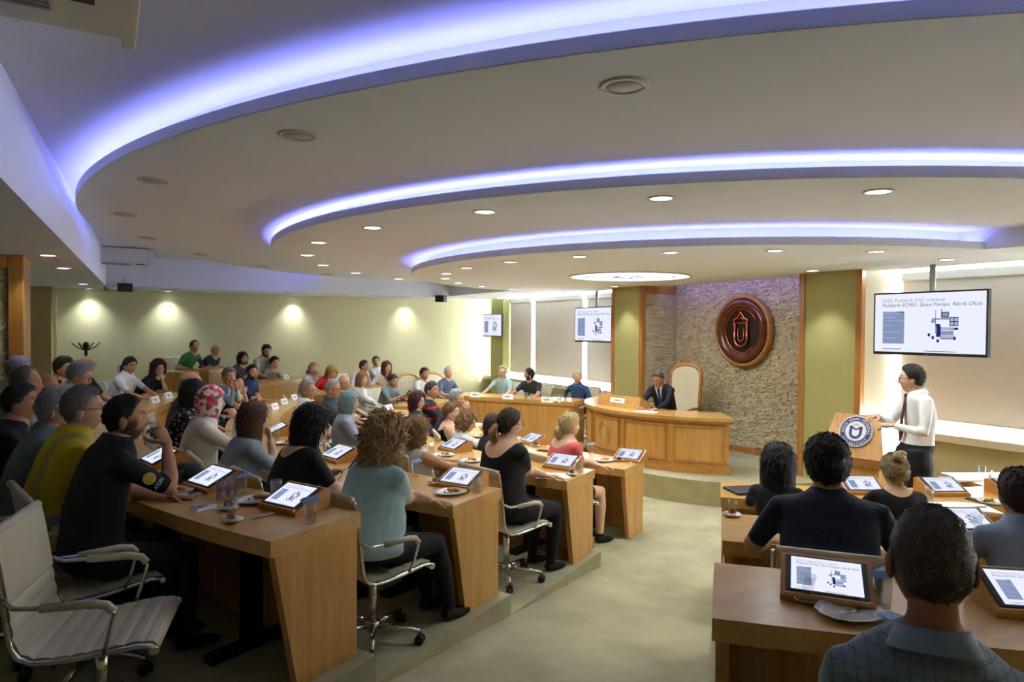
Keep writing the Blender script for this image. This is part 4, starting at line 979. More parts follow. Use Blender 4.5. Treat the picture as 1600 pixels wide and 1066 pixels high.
    PO = {'desk': ((.13, .40, dz), (-.13, .42, dz)), 'fold': ((-.12, .36, dz+.01), (.13, .38, dz+.03)), 'lap': ((.10, .25, .14), (-.10, .25, .14)), 'back': ((.22, .18, .20), (-.22, .18, .20)), 'forward': ((.12, .50, dz), (-.14, .52, dz)),
          'wide': ((.26, .42, dz), (-.26, .42, dz)), 'chinR': (None, (-.05, .40, dz)), 'chinL': ((.05, .40, dz), None), 'clasp': (None, None), 'mouthR': (None, (-.12, .42, dz)), 'down': ((.27, .02, -.02), (-.27, .02, -.02))}
    tR, tL = PO.get(arms, PO['desk'])
    fp = lambda x, y, z: hl+Rh@np.array([x, y, z])*hs
    if arms == 'chinR': tR = fp(.02, .115, -.155)
    if arms == 'chinL': tL = fp(-.02, .115, -.155)
    if arms == 'mouthR': tR = fp(.050, .195, -.135)
    if arms == 'clasp': tR = fp(.03, .15, -.14); tL = fp(-.03, .15, -.14)
    if aR is not None: tR = np.array(aR, float)
    if aL is not None: tL = np.array(aL, float)
    L1, L2 = .285*k, .255*k; hands = []
    for sx, tg in ((1, tR), (-1, tL)):
        S = SHP[sx]; raised = tg[2] > .42; pole = np.array([sx*.75, -.25, -.8]) if not raised else np.array([sx*.45, .1, -1.0])
        if arms == 'down' and not sit: pole = np.array([sx*.3, -1, 0])
        E_, Wr = ik(S, np.array(tg, float), L1, L2, pole); chains[sx] = (S, E_, Wr)
        lo = sleeve > .9
        mb.tube([S+np.array([-sx*.07*k, 0, .012*k]), S, S+(E_-S)*.35, S+(E_-S)*.75, E_, E_+(Wr-E_)*.25, E_+(Wr-E_)*.7, Wr], [.060*k*af, .063*k*af, .056*k*af, .047*k*af, .043*k*af, .043*k*af, .034*k*af, .027*k], 12)
        hd_ = unit(Wr-E_)
        if raised: nrm = unit(hl-Wr); dirh = unit(hd_*.7+np.array([0, 0, .3])+unit(hl+Rh@np.array([0, .1, 0])-Wr)*.3)
        else: nrm = np.array([0, 0, -1.]); dirh = unit(np.array([hd_[0]*.8, hd_[1], -.05])) if arms != 'down' else hd_
        if arms == 'mouthR' and sx == 1: dirh = unit(fp(0, .14, -.05)-Wr); nrm = Rh@np.array([-.9, -.45, 0])
        if arms == 'down': nrm = np.array([-sx, 0, 0.])
        cu = {'chinR': .85, 'chinL': .85, 'clasp': .9, 'mouthR': .75}.get(arms, .35) if raised else .3
        if q.get('curl'): cu = q['curl']
        hands.append(hand_mb(Wr, dirh, nrm, sx, (.98 if not fem else .88)*k, cu))
    # legs
    legs = {}
    for sx in (-1, 1):
        if sit:
            kn = np.array([sx*.115, .42, .055])*k; an = np.array([sx*.11, .40+q.get('foot', 0.), -.385]); hp = np.array([sx*.095, .02, .085])*k
        else:
            hp = np.array([sx*.09, 0, -.02])*k; kn = np.array([sx*.10, .02, -.46])*k; an = np.array([sx*.11, -.03, -.86])*k
        lf = 1+.5*(fw-1); mb.tube(([] if sit else [hp+np.array([-sx*.02, 0, .13])*k])+[hp, hp+(kn-hp)*.5, kn, kn+(an-kn)*.35, an], [.092*k*lf, .082*k*lf, .062*k*lf, .060*k*lf, .042*k] if sit else [.115*k, .125*k, .104*k, .076*k, .070*k, .052*k], 12)
        ft = an+np.array([0, .0, -.045]); mb.tube([ft+np.array([0, -.055, 0]), ft+np.array([0, .0, .0]), ft+np.array([0, .10, -.012]), ft+np.array([0, .175, -.022])], [.036, .044, .042, .026], 10, sq=(.8, 1.0), up=(0, 0, 1)); legs[sx] = (hp, kn, an)
    me = mb.mesh('body'); ob = bpy.data.objects.new('tmp', me); COL.objects.link(ob)
    rm = ob.modifiers.new('r', 'REMESH'); rm.mode = 'VOXEL'; rm.voxel_size = vox or (.0125 if dep < 4.5 else (.016 if dep < 7.5 else .021)); rm.use_smooth_shade = True
    sm = ob.modifiers.new('s', 'SMOOTH'); sm.factor = .5; sm.iterations = 7
    PENDING.append(dict(dep=dep, ob=ob, px=px, root=root, rz=rz, hl=hl, Rh=Rh, hs=hs, k=k, q=q, label=label, chains=chains, legs=legs, hands=hands, neck=neck, sp=sp, sleeve=sleeve, neckr=neckr, hair=hair, hk=hk or {}, beard=beard, glasses=glasses, collar=collar, fem=fem, chairlab=chairlab, T=T, th=th, sit=sit, extra=extra, cz=cz, pel=pel))
    return PENDING[-1]
def segdist(P, a, b):
    d = b-a; L = d@d; t = np.clip((P-a)@d/L, 0, 1); return np.linalg.norm(P-(a+t[:, None]*d), axis=1), t
def finish_people():
    dg = bpy.context.evaluated_depsgraph_get(); dg.update()
    for D in PENDING: D['me'] = bpy.data.meshes.new_from_object(D['ob'].evaluated_get(dg))
    for D in PENDING:
        me0 = D['me']; nv = len(me0.vertices); P = np.empty(nv*3); me0.vertices.foreach_get('co', P); P = P.reshape(-1, 3)
        F = [tuple(p.vertices) for p in me0.polygons]; bpy.data.meshes.remove(me0); om = D['ob'].data; bpy.data.objects.remove(D['ob']); bpy.data.meshes.remove(om)
        k, q = D['k'], D['q']; sl = D['sleeve']
        # region fields
        best = np.full(nv, 9.); fs = np.full(nv, -1.); fp = np.full(nv, -1.); fo = np.full(nv, -1.)
        pts = [D['sp'](t) for t in np.linspace(0, .95, 6)]
        dt = np.min([segdist(P, pts[i], pts[i+1])[0] for i in range(5)], axis=0)/(.155*k)
        fsn = (min(D['neckr'], q.get('nr', .066)) if D['collar'] else D['neckr'])*k-segdist(P, D['neck']+np.array([0, q.get('nf', .012), q.get('nz', .025 if D['collar'] else .0)])*k, D['hl'])[0]
        fs = fsn.copy(); best = dt.copy(); fp = (D['pel'][2]+q.get('waist', -.01)*k)-P[:, 2]
        for sx, (S, E_, Wr) in D['chains'].items():
            d1, t1 = segdist(P, S+(E_-S)*.12, E_); d2, t2 = segdist(P, E_, Wr); d1 = d1/(.055*k); d2 = d2/(.045*k)
            dm = np.minimum(d1, d2); tt = np.where(d1 < d2, .06+t1*.44, .5+t2*.5); w = dm < best+.15
            w &= dm < 2.2
            fs = np.where(w, np.maximum(tt-sl, fsn), fs); fp = np.where(w, -1, fp); best = np.where(w, dm, best)
        for sx, (hp, kn, an) in D['legs'].items():
            d1, t1 = segdist(P, hp+(kn-hp)*.25, kn); d2, t2 = segdist(P, kn, an+np.array([0, 0, -.05])); d1 = d1/(.09*k); d2 = d2/(.07*k)
            dm = np.minimum(d1, d2); w = (dm < best) & (P[:, 2] < .25*k); fp = np.where(w, .2, fp); fs = np.where(w, -1, fs)
            if q.get('bareleg') is not None: fs = np.where(w, np.where(P[:, 2] < an[2]+.02, -1., np.where(d1 < d2, t1*.5, .5+t2*.5)-q['bareleg']), fs)
            fo = np.where(w & (P[:, 2] < an[2]+.02), .1, fo)
        nb = nv; V = [P]; FB = [np.zeros(nv)]; FL = [np.zeros(nv)]; FS = [fs]; FP = [fp]; FO = [fo]
        hv, hf, fb, fl = add_head(None, None, D['Rh'], D['hl'], D['hs'], D['beard'], None)
        F += [tuple(i+nb for i in f) for f in hf]; nb += len(hv); V.append(hv); FB.append(fb); FL.append(fl)
        for a, val in ((FS, 1.), (FP, -1.), (FO, -1.)): a.append(np.full(len(hv), val))
        for hm in D['hands']:
            v = np.concatenate(hm.v); F += [tuple(i+nb for i in f) for f in hm.f]; nb += len(v); V.append(v)
            for a, val in ((FS, 1.), (FP, -1.), (FO, -1.), (FB, 0.), (FL, 0.)): a.append(np.full(len(v), val))
        em = eye_mb(D['Rh'], D['hl'], D['hs']); ev = np.concatenate(em.v); ef = [tuple(i+nb for i in f) for f in em.f]
        nbody = len(F); F += ef; V.append(ev)
        for a, val in ((FS, 1.), (FP, -1.), (FO, -1.), (FB, 0.), (FL, 0.)): a.append(np.full(len(ev), val))
        allv = np.concatenate(V); me = bpy.data.meshes.new('person'); me.from_pydata(allv.tolist(), [], F)
        me.polygons.foreach_set('use_smooth', [True]*len(F)); me.polygons.foreach_set('material_index', [0]*nbody+[1+x for x in em.m])
        for n, a in (('fs', FS), ('fp', FP), ('fo', FO), ('fb', FB), ('fl', FL)):
            at_ = me.attributes.new(n, 'FLOAT', 'POINT'); at_.data.foreach_set('value', np.concatenate(a).astype(np.float32))
        at_ = me.attributes.new('bc', 'FLOAT_VECTOR', 'POINT'); at_.data.foreach_set('vector', allv.astype(np.float32).ravel())
        hcol = D['hair'][1]; q.setdefault('haircol', hcol)
        bm_ = body_mat('clothes_and_skin', q)
        for m in (bm_, M_EYE, M_IRIS): me.materials.append(m)
        me.update(); o = link('person', me, None, D['root'], D['rz']); tag(o, D['label'], 'person'); D['obj'] = o
        st = D['hair'][0]
        if st != 'none':
            hb = make_hair(st, D['Rh'], D['hl'], D['hs'], seed=int(D['px']), blades=2600 if D['hl'] is not None and D['dep'] < 5 else 700, **D['hk'])
            hm = D['q'].get('hairmat') or hair_mat(hcol)
            hb.build('headscarf' if st == 'scarf' else 'hair', hm, o)
            if st == 'ponytail':
                L = max(D['hk'].get('length', 0), .10); tm = MB(); rr = np.random.default_rng(3); ax = [np.array(z_) for z_ in ((0, -.085, .0), (0, -.125, -.005), (0, -.148, -.04), (0, -.145, -.04-L*.5), (0, -.125, -.04-L))]
                tm.tube([D['hl']+D['Rh']@(z_*D['hs']) for z_ in ax], [.018*D['hs'], .024*D['hs'], .033*D['hs'], .030*D['hs'], .008*D['hs']], 10)
                for _ in range(60):
                    o_ = np.array([rr.normal(0, .018), rr.normal(0, .012), 0]); tm.tube([D['hl']+D['Rh']@((z_+o_*w_)*D['hs']) for z_, w_ in zip(ax[1:], (.6, 1.3, 1.4, 1.0))], [.003, .004, .0035, .001], 4)
                tm.build('ponytail', hair_mat(D['q'].get('tail', hcol)), o)
                c = D['hl']+D['Rh']@np.array([0, -.118, -.004])*D['hs']; MB().ell(c, np.array([.026, .012, .026])*D['hs'], 10, 6, 0, D['Rh']).build('hair_tie', mat('hair_tie', '#b79a62', .6), o)
        if D['glasses']:
            g = MB(); R, c, s = D['Rh'], D['hl'], D['hs']; tr = lambda p: c+R@(np.array(p)*s); gy, gz = D['glasses'][1:] if len(D['glasses']) > 2 else (.100, .006)
            for sx in (-1, 1):
                g.tube([tr((sx*.033+.025*math.cos(t), gy-.004*abs(math.cos(t)), gz+.019*math.sin(t))) for t in np.linspace(0, 2*PI, 15)], .0026*s, 5)
                g.tube([tr((sx*.058, gy-.006, gz+.006)), tr((sx*.079, .05, gz+.006)), tr((sx*.083, -.008, gz+.002))], .0026*s, 5)
            g.tube([tr((-.009, gy, gz+.004)), tr((0, gy+.004, gz+.007)), tr((.009, gy, gz+.004))], .0026*s, 5)
            g.build('glasses', mat('spectacle_'+D['glasses'][0].strip('#'), D['glasses'][0], .3), o)
        if D['collar']:
            cc = MB(); n0 = D['neck']; up = unit(D['hl']-n0+np.array([0, 0, .1])); ring = []
            for rr, z in ((.084, -.030), (.076, .026), (.080, .031), (.095, -.004), (.102, -.020)):
                for j in range(20):
                    a = 2*PI*j/20+PI/2; fwd = math.sin(a); zz = z-.03*max(0, fwd)**2*(1 if z > -.03 else .4)
                    ring.append(n0+(np.array([rr*math.cos(a), rr*.95*math.sin(a), zz-.35*0])@np.array([[1, 0, 0], [0, 1, -.28], [0, .28, 1]])+np.array([0, .004, .006]))*k*(1 if not D['fem'] else .88))
            ff = [(i*20+j, i*20+(j+1) % 20, (i+1)*20+(j+1) % 20, (i+1)*20+j) for i in range(4) for j in range(20)]
            cc.add(ring, ff, 0, True); cc.build('collar', mat('collar_'+D['collar'].strip('#'), D['collar'], .7), o)
        if D['sit'] and D['chairlab']: chair((D['root']-np.array([math.cos(D['th']), math.sin(D['th']), 0])*(.0))*np.array([1, 1, 0])+np.array([0, 0, D['T']]), D['th'], 'cream ribbed office chair '+D['chairlab'])
        if D['extra']: D['extra'](D, o)
# ------------------------------------------------------------------ who sits where
BR, DK, BK, GR, WH, BL = '#4a2f1c', '#241a14', '#141110', '#8b8984', '#bdb9b2', '#b09263'
S1, S2, S3 = '#cc9f80', '#ba8b6a', '#d6ae92'
P = person; T1, T2, T3, T4, T0 = TIER[1], TIER[2], TIER[3], TIER[4], TIER[0]
def tea_in_hand(D, o):
    w = rotz(D['rz']); hr = D['chains'][1][2]; mouth = D['hl']+D['Rh']@np.array([0, .138, -.062])*D['hs']; p = D['root']+w@mouth
    e = put('tea_glass', 0, 0, 0, 'tea glass held to his mouth by the man in black', loc=p-np.array([0, 0, .05]))
    e.rotation_euler = (0, 0, 0)
def arm_badge(D, o):
    S, E_, Wr = D['chains'][1]; c = S+(E_-S)*.52; d = unit(E_-S); out = unit(np.array([1., 0, 0])-d*d[0]); up = np.cross(out, d)
    m = MB(); c = c+out*.059
    for r, z, k in ((.030, 0, 0), (.024, .002, 1)): m.add([c+out*z+(d*math.cos(a)+up*math.sin(a))*r for a in np.linspace(0, 2*PI, 20, endpoint=False)], [tuple(range(20))], k)
    v, f = TXT['cap']; w = c+d*.050+out*.001
    m.add([w+up*x*.020+(-d)*(y-.35)*.026 for x, y, _ in v], f, 2)
    m.build('sleeve_badge', [mat('badge_ring', '#c9c4b0', .6), mat('badge_gold', '#c9a02c', .5), M_PAPER], o)
def phone_in_hand(D, o, lab):
    w = rotz(D['rz']); q = (D['chains'][1][2]+D['chains'][-1][2])/2+np.array([0, .10, .05]); e = put('phone', 0, 0, 0, lab, loc=D['root']+w@q); e.rotation_euler = (math.radians(50), 0, D['rz'])
def tie_part(D, o):
    k = D['k']; n0 = D['neck']; pts = [n0+np.array([0, .085, -.02])*k, D['sp'](.80)+np.array([0, .118, 0])*k, D['sp'](.55)+np.array([0, .152, 0])*k, D['sp'](.30)+np.array([0, .150, 0])*k, D['sp'](.14)+np.array([0, .155, 0])*k]
    m = MB(); m.tube([pts[0]+np.array([0, 0, .012]), pts[0], pts[0]-np.array([0, -.005, .02])], [.018, .02, .014], 8, sq=(.6, 1), up=(0, 1, 0)); m.tube(pts, [.016, .024, .032, .038, .006], 8, sq=(.3, 1), up=(0, 1, 0)); m.build('necktie', mat('burgundy_tie', '#4c1a26', .5), o)
# first left row ------------------------------------------------------
P(196, 655, 3.5, T1, dict(shirt='#14161b', skin=S2), 'man in black polo with gold sleeve badge drinking tea at nearest desk', lean=.14, arms='mouthR', beard=.85, hair=('crew', BK), hk=dict(thick=.009), sleeve=.45, aL=(-.16, .40, .30), collar='#14161b', fat=1.08, chairlab='under the man in black drinking tea', extra=lambda D, o: (tea_in_hand(D, o), arm_badge(D, o)))
P(131, 641, 3.75, T1, dict(shirt='#c9b01e', pattern='vest', shirt2='#8f9598', skin=S1), 'grey-haired man in yellow safety vest with glasses', lean=.14, hair=('short', '#7d7b74'), glasses=('#2a2520',), sleeve=.02+.96, fat=1.1, collar='#c9b01e', chairlab='under the man in yellow vest')
P(88, 641, 4.05, T1, dict(shirt='#6f8284', skin=S1), 'white-haired man in dull teal shirt beside the yellow vest', lean=.18, hair=('short', '#a3a198'), hk=dict(thick=.018), sleeve=.4, collar='#6f8284', glasses=('#4a3a30',), chairlab='under the man in dull teal shirt')
P(33, 630, 4.30, T1, dict(shirt='#1a1d26', skin=S2), 'man in black shirt with greying temples at the left edge', lean=.12, hair=('short', '#2b2724'), sleeve=.4, fat=1.1, chairlab='under the man at the left edge')
P(42, 600, 5.2, T1, dict(shirt='#8c8a86', skin=S2), 'man with receding grey hair in grey shirt at the left edge', lean=.15, hair=('receding', '#6d675f'), sleeve=.4)
P(72, 606, 5.6, T1, dict(shirt='#2f6fc0', skin=S2), 'bald bearded man in bright blue shirt', lean=.16, hair=('bald', '#1c1714'), beard=.95, sleeve=.4, pitch=-12)
P(30, 581, 6.6, T1, dict(shirt='#8d8f98', skin=S1), 'person with lilac-grey hair in front of the stone pier', lean=.14, hair=('short', '#8d89a0'), hk=dict(thick=.025), sleeve=.9)
P(124, 588, 6.3, T1, dict(shirt='#9fb0bd', skin=S1), 'grey-haired man in glasses reading with hand at his chin', lean=.28, hair=('short', '#8f9092'), hk=dict(thick=.025), glasses=('#1c1c1c',), arms='chinR', pitch=-22, sleeve=.9, look=0, collar='#9fb0bd', chairlab='under the man reading')
P(100, 577, 7.7, T1, dict(shirt='#17151a', skin=S2), 'dark-haired woman in black seated near the coat stand', sex='f', lean=.12, hair=('lowbun', DK) if False else ('short', BK), hk=dict(thick=.03), sleeve=.4)
P(135, 571, 8.3, T1, dict(shirt='#17171a', skin=S2), 'bald man in glasses and black behind the reading man', lean=.12, hair=('bald', '#2a2320'), glasses=('#222222',), sleeve=.4, chairlab='of the bald man near the coat stand')
P(203, 572, 9.2, T1, dict(shirt='#e6e8ea', skin=S2), 'man in white shirt with hair tied back near the left wall', lean=.20, hair=('ponytail', BK), hk=dict(length=.05), arms='forward', sleeve=.42, collar='#e6e8ea', fat=1.08, look=-25, pitch=-8, chairlab='of the man in white shirt near the left wall')
P(247, 576, 9.7, T1, dict(shirt='#1b171c', skin=S3), 'woman with dark red hair in black top near the left wall', sex='f', lean=.24, hair=('long', '#4a1620'), hk=dict(length=.10, thick=.03, spread=.25), arms='chinL', glasses=('#3a2a2a',), sleeve=.4, look=-30, pitch=-10, chairlab='of the woman with dark red hair')
# second left row -----------------------------------------------------
P(603, 690, 4.1, T2, dict(shirt='#a9c9cf', pants='#15161a', skin=S3, foot=.12), 'woman with curly dark-blonde hair in pale teal polo at second desk', sex='f', fat=1.42, lean=.20, hair=('curly', '#b8946a'), hk=dict(length=.12, thick=.032, curl=.018, spread=.18), look=(7.2, 4.6, 1.7), arms='fold', sleeve=.40, collar='#a9c9cf', chairlab='under the woman in pale teal polo', hrel=1.04)
P(489, 668, 4.6, T2, dict(shirt='#16161a', skin=S3, nf=-.06, nz=-.02), 'woman in black top with hairpins looking at her phone', sex='f', fat=1.25, lean=.18, hair=('long', '#17130f'), hk=dict(length=.045, thick=.035, spread=.15), look=-25, pitch=-8, aR=(.06, .36, .40), aL=(-.04, .36, .40), sleeve=.36, neckr=.11, glasses=('#1a1a1a',), chairlab='under the woman in black with hairpins', extra=lambda D, o: phone_in_hand(D, o, 'smartphone held by the woman in black with hairpins'), hrel=1.02)
P(397, 658, 5.05, T2, dict(shirt='#8fa1ab', pattern='none', skin=S3, pants='#5b6d7a'), 'long-haired woman in grey-blue tee resting chin on hand', sex='f', fat=1.18, lean=.18, hair=('long', '#5a3b28'), hk=dict(length=.16, thick=.032, spread=.35), look=(7.6, 5.2, 1.8), arms='chinR', sleeve=.38, chairlab='under the woman in grey-blue tee')
floral = bpy.data.materials.new('floral_scarf'); floral.use_nodes = True; t = NT(floral); b = t.n['Principled BSDF']; vn = t.new('ShaderNodeTexVoronoi'); vn.inputs['Scale'].default_value = 28; t.link(t.new('ShaderNodeTexCoord').outputs['Object'], vn.inputs[0])
sepc = t.new('ShaderNodeSeparateColor'); t.link(vn.outputs['Color'], sepc.inputs[0]); cl = t.ramp(sepc.outputs[0], [(0, lin('#e9dfd4')), (.28, lin('#c92f3a')), (.5, lin('#e05a8a')), (.66, lin('#efe7dc')), (.82, lin('#5d6b4a')), (.92, lin('#e9a6b4'))], True); t.link(t.mix(t.math('LESS_THAN', vn.outputs['Distance'], .82), lin('#ece4da'), cl), b.inputs['Base Color'])
P(329, 629, 5.6, T2, dict(shirt='#d9d4c6', skin=S3, hairmat=floral), 'woman in flowered red and pink headscarf and cream jacket drinking', sex='f', lean=.18, hair=('scarf', DK), hk=dict(length=.05, thick=.022, spread=.25), look=(7.6, 6.2, 1.7), arms='mouthR', sleeve=.98, fat=1.08, chairlab='under the woman in flowered headscarf')
P(303, 618, 6.25, T2, dict(shirt='#1a171f', pattern='floral', shirt2='#b9a9b0', skin=S3), 'woman in black flowered blouse behind the flowered headscarf', sex='f', lean=.10, hair=('long', BK), hk=dict(length=.06, thick=.03), look=(7.6, 7.2, 1.6), sleeve=.9, fat=1.1, chairlab='under the woman in black flowered blouse')
P(300, 600, 7.1, T2, dict(shirt='#1d2434', pattern='yoke', shirt2='#41404a', skin=S1), 'balding man in dark navy shirt on the second row', lean=.16, hair=('fringe', '#4a4644'), look=(7.6, 7.4, 1.6), sleeve=.5, chairlab='under the balding man in dark navy')
P(358, 590, 9.0, T2, dict(shirt='#6b7f94', pattern='suit', shirt2='#dcdfe2', skin=S2), 'man in blue-grey suit leaning forward on clasped hands', lean=.30, hair=('short', '#5f605f'), hk=dict(thick=.022), arms='clasp', sleeve=.98, look=-38, chairlab='of the man in blue-grey suit')
P(372, 599, 9.5, T2, dict(shirt='#19181c', skin=S3), 'woman in sleeveless black with hands clasped at her mouth', sex='f', lean=.28, hair=('long', '#3a2620'), hk=dict(length=.05), arms='clasp', sleeve=.04, look=-38)
P(394, 583, 10.2, T2, dict(shirt='#1f2f58', skin=S2), 'bearded heavy man in navy polo with folded hands', lean=.20, hair=('crew', BK), beard=.95, arms='fold', sleeve=.42, fat=1.22, collar='#1f2f58', look=-30)
# third left row ------------------------------------------------------
P(797, 664, 5.45, T3, dict(shirt='#15141a', skin=S3, nf=-.05, nz=-.02, pants='#15151a', tail='#a58a5a'), 'woman in black with two-tone ponytail and glasses at third desk', sex='f', fat=1.22, lean=.18, hair=('ponytail', '#3b2a20'), hk=dict(length=.11), look=(7.6, 4.0, 1.9), glasses=('#8a6a5a',), arms='fold', sleeve=.40, neckr=.135, chairlab='under the woman in black with ponytail')
P(652, 678, 5.95, T3, dict(shirt='#d6d0c2', skin=S2), 'woman with short brown-blonde hair in sleeveless cream blouse', sex='f', lean=.10, hair=('long', '#86663f'), hk=dict(length=.03, thick=.04, curl=.008, spread=.1), look=(7.6, 4.6, 2.3), pitch=8, sleeve=.05, fat=1.12, chairlab='under the woman in cream blouse')
P(592, 662, 6.4, T3, dict(shirt='#2a2a30', skin=S2), 'person whose dark head shows behind the curly-haired woman', lean=.18, hair=('short', DK), hk=dict(thick=.025), look=0, pitch=-15, sleeve=.5)
hij = bpy.data.materials.new('teal_headscarf'); hij.use_nodes = True; t = NT(hij); b = t.n['Principled BSDF']; f_ = t.noise(60, 3, .7); t.link(t.ramp(f_, [(.40, lin('#2f4a50')), (.52, lin('#7f9ea0')), (.66, lin('#486a70'))]), b.inputs['Base Color'])
P(545, 630, 7.25, T3, dict(shirt='#8e95a3', skin=S3, hairmat=hij), 'woman in patterned teal headscarf and grey jacket with glasses', sex='f', lean=.16, hair=('scarf', DK), hk=dict(length=.05, thick=.022, spread=.25), look=(7.0, 4.4, 1.8), glasses=('#6a6a70',), arms='lap', sleeve=.98, chairlab='under the woman in teal headscarf')
P(481, 611, 8.1, T3, dict(shirt='#e9e7e2', skin=S2), 'grey-haired man in white shirt and glasses upright on third row', lean=.06, hair=('short', '#8d8a85'), glasses=('#2a2a2a',), arms='lap', sleeve=.42, fat=1.15, collar='#e9e7e2', chairlab='under the grey-haired man in white shirt')
P(521, 609, 8.6, T3, dict(shirt='#2c3038', skin=S2), 'grey-haired man in charcoal polo beside the white shirt', lean=.14, hair=('short', '#9a9a98'), glasses=('#222222',), sleeve=.42, collar='#2c3038')
P(537, 599, 9.6, T3, dict(shirt='#3a3c44', skin=S1), 'bald man in glasses behind the teal headscarf', lean=.14, hair=('bald', '#6a6058'), glasses=('#222222',), sleeve=.5)
# innermost left row --------------------------------------------------
P(891, 666, 6.75, T4, dict(shirt='#d5626a', skin=S3, nf=-.03, nz=-.02, bareleg=.3), 'woman in coral top with blonde hair gathered back', sex='f', lean=.16, hair=('ponytail', '#c0a878'), hk=dict(length=.02, thick=.024, curl=.004), look=(7.6, 4.8, 1.6), sleeve=.36, neckr=.14, arms='fold', fat=1.08, chairlab='under the woman in coral top')
P(771, 664, 7.4, T4, dict(shirt='#2a2430', skin=S3), 'person with dark red hair hidden behind the ponytail', sex='f', lean=.18, hair=('long', '#3f1a22'), hk=dict(length=.06), look=(7.6, 5, 1.6), sleeve=.5)
P(730, 661, 7.9, T4, dict(shirt='#dfe2e4', skin=S3), 'woman with short curly hair in white shirt leaning over her desk', sex='f', lean=.24, hair=('curly', '#8a6a48'), hk=dict(thick=.035, curl=.02, length=.0), look=-25, pitch=-15, sleeve=.5, collar='#dfe2e4', chairlab='of the curly-haired woman in white')
P(705, 645, 8.3, T4, dict(shirt='#17161a', skin=S3, nf=0.02, nz=-.03), 'woman in off-shoulder black top with hair tied back', sex='f', lean=.08, hair=('tied', '#6a4a30'), hk=dict(thick=.02), look=(7.2, 4.2, 1.7), arms='lap', sleeve=.05, neckr=.185, chairlab='of the woman in off-shoulder black')
P(714, 624, 8.9, T4, dict(shirt='#3a3f48', skin=S1), 'grey-haired man in glasses with hands raised to his chin', lean=.24, hair=('short', '#9b9b98'), hk=dict(thick=.022), glasses=('#2a2a2a',), arms='clasp', sleeve=.5, look=(7.0, 4.2, 1.7))
P(675, 611, 9.5, T4, dict(shirt='#2a2c33', pattern='stripe', shirt2='#b8283a', freq=7, skin=S2), 'man in dark polo striped red and white', lean=.14, hair=('short', '#35302c'), sleeve=.42, look=(7.0, 4.2, 1.7), arms='fold', chairlab='of the man in striped polo')
P(652, 628, 8.9, T4, dict(shirt='#3a424a', skin=S3), 'woman with dark red bob and glasses in charcoal cardigan', sex='f', lean=.06, hair=('long', '#3d151c'), hk=dict(length=.03, thick=.035, spread=.15), glasses=('#2a2a2a',), look=(7.0, 4.2, 1.7), arms='lap', sleeve=.9, chairlab='of the woman with dark red bob')
# far bank ------------------------------------------------------------
far = dict(look=(7.0, 4.0, 1.8))
P(304, 542, 13.0, T0, dict(shirt='#3f7a48', skin=S2), 'man in green shirt at the raised back desk', lean=.10, hair=('receding', '#4a3a2e'), sleeve=.4, chairlab='of the man in green shirt', **far)
P(337, 548, 13.3, T0, dict(shirt='#232a42', skin=S2), 'balding man in navy tee with folded arms beside green shirt', lean=.14, hair=('fringe', '#4f4a46'), sleeve=.4, arms='fold', **far)
P(379, 561, 12.3, T1, dict(shirt='#4a4a48', skin=S2), 'long-haired bearded man in dark grey tee', lean=.14, hair=('long', '#2a2420'), hk=dict(length=.05, thick=.018), beard=.8, sleeve=.4, **far)
P(416, 549, 13.0, T1, dict(shirt='#b9b4a4', skin=S2), 'dark-bearded man in beige shirt looking down at the back', lean=.16, hair=('crew', BK), beard=1., sleeve=.6, pitch=-20, look=-20)
P(429, 568, 13.0, T1, dict(shirt='#a9a596', pattern='plaid', shirt2='#5b564c', skin=S3), 'short-haired woman in beige plaid shirt', sex='f', lean=.14, hair=('short', DK), hk=dict(thick=.022), sleeve=.8, **far)
P(490, 577, 12.2, T2, dict(shirt='#dcdad6', skin=S3), 'blonde woman with ponytail and hands at her face, in white', sex='f', lean=.26, hair=('ponytail', '#a98a5a'), hk=dict(length=.06), arms='clasp', sleeve=.42, **far)
P(518, 583, 12.1, T2, dict(shirt='#b8262e', skin=S3), 'blonde woman in red top bending over the desk', sex='f', lean=.32, hair=('long', '#a98650'), hk=dict(length=.05, thick=.03), pitch=-30, look=-20, sleeve=.4)
P(569, 573, 13.1, T2, dict(shirt='#dfe0e4', skin=S2), 'dark-haired man in white shirt turned away from the windows', lean=.20, hair=('short', '#3a3430'), sleeve=.9, look=20, arms='forward', chairlab='of the man in white turned away')
P(588, 566, 14.3, T2, dict(shirt='#dcdde2', skin=S1), 'short-haired man in white shirt leaning sideways', lean=.16, hair=('crew', '#6a5a4c'), sleeve=.42, look=-35, collar='#dcdde2', roll=10)
P(604, 575, 13.2, T2, dict(shirt='#e0dedb', skin=S3), 'brown-haired woman in white beside the leaning man', sex='f', lean=.14, hair=('long', '#5f3f2a'), hk=dict(length=.12, thick=.025, spread=.3), sleeve=.42, **far)
P(566, 594, 10.9, T3, dict(shirt='#a8aaa6', pattern='suit', shirt2='#e6e4e0', skin=S3), 'light-brown-haired woman in pale grey blazer over white', sex='f', lean=.12, hair=('long', '#8a6a48'), hk=dict(length=.09, thick=.022), sleeve=.98, arms='fold', chairlab='of the woman in pale grey blazer', **far)
P(614, 596, 11.8, T3, dict(shirt='#76898a', skin=S2), 'man in grey-green shirt looking at his phone', lean=.18, hair=('short', '#35312e'), sleeve=.42, pitch=-15, look=-15, aR=(.05, .38, .40), aL=(-.03, .38, .38), collar='#76898a', fat=1.1, chairlab='of the man with the phone', extra=lambda D, o: phone_in_hand(D, o, 'smartphone held by the man in grey-green shirt'))
P(663, 585, 12.8, T3, dict(shirt='#e4e2de', skin=S2), 'man in white shirt with sunglasses pushed up on his hair', lean=.14, hair=('crew', DK), glasses=('#111111', .088, .085), sleeve=.42, beard=.4, **far)
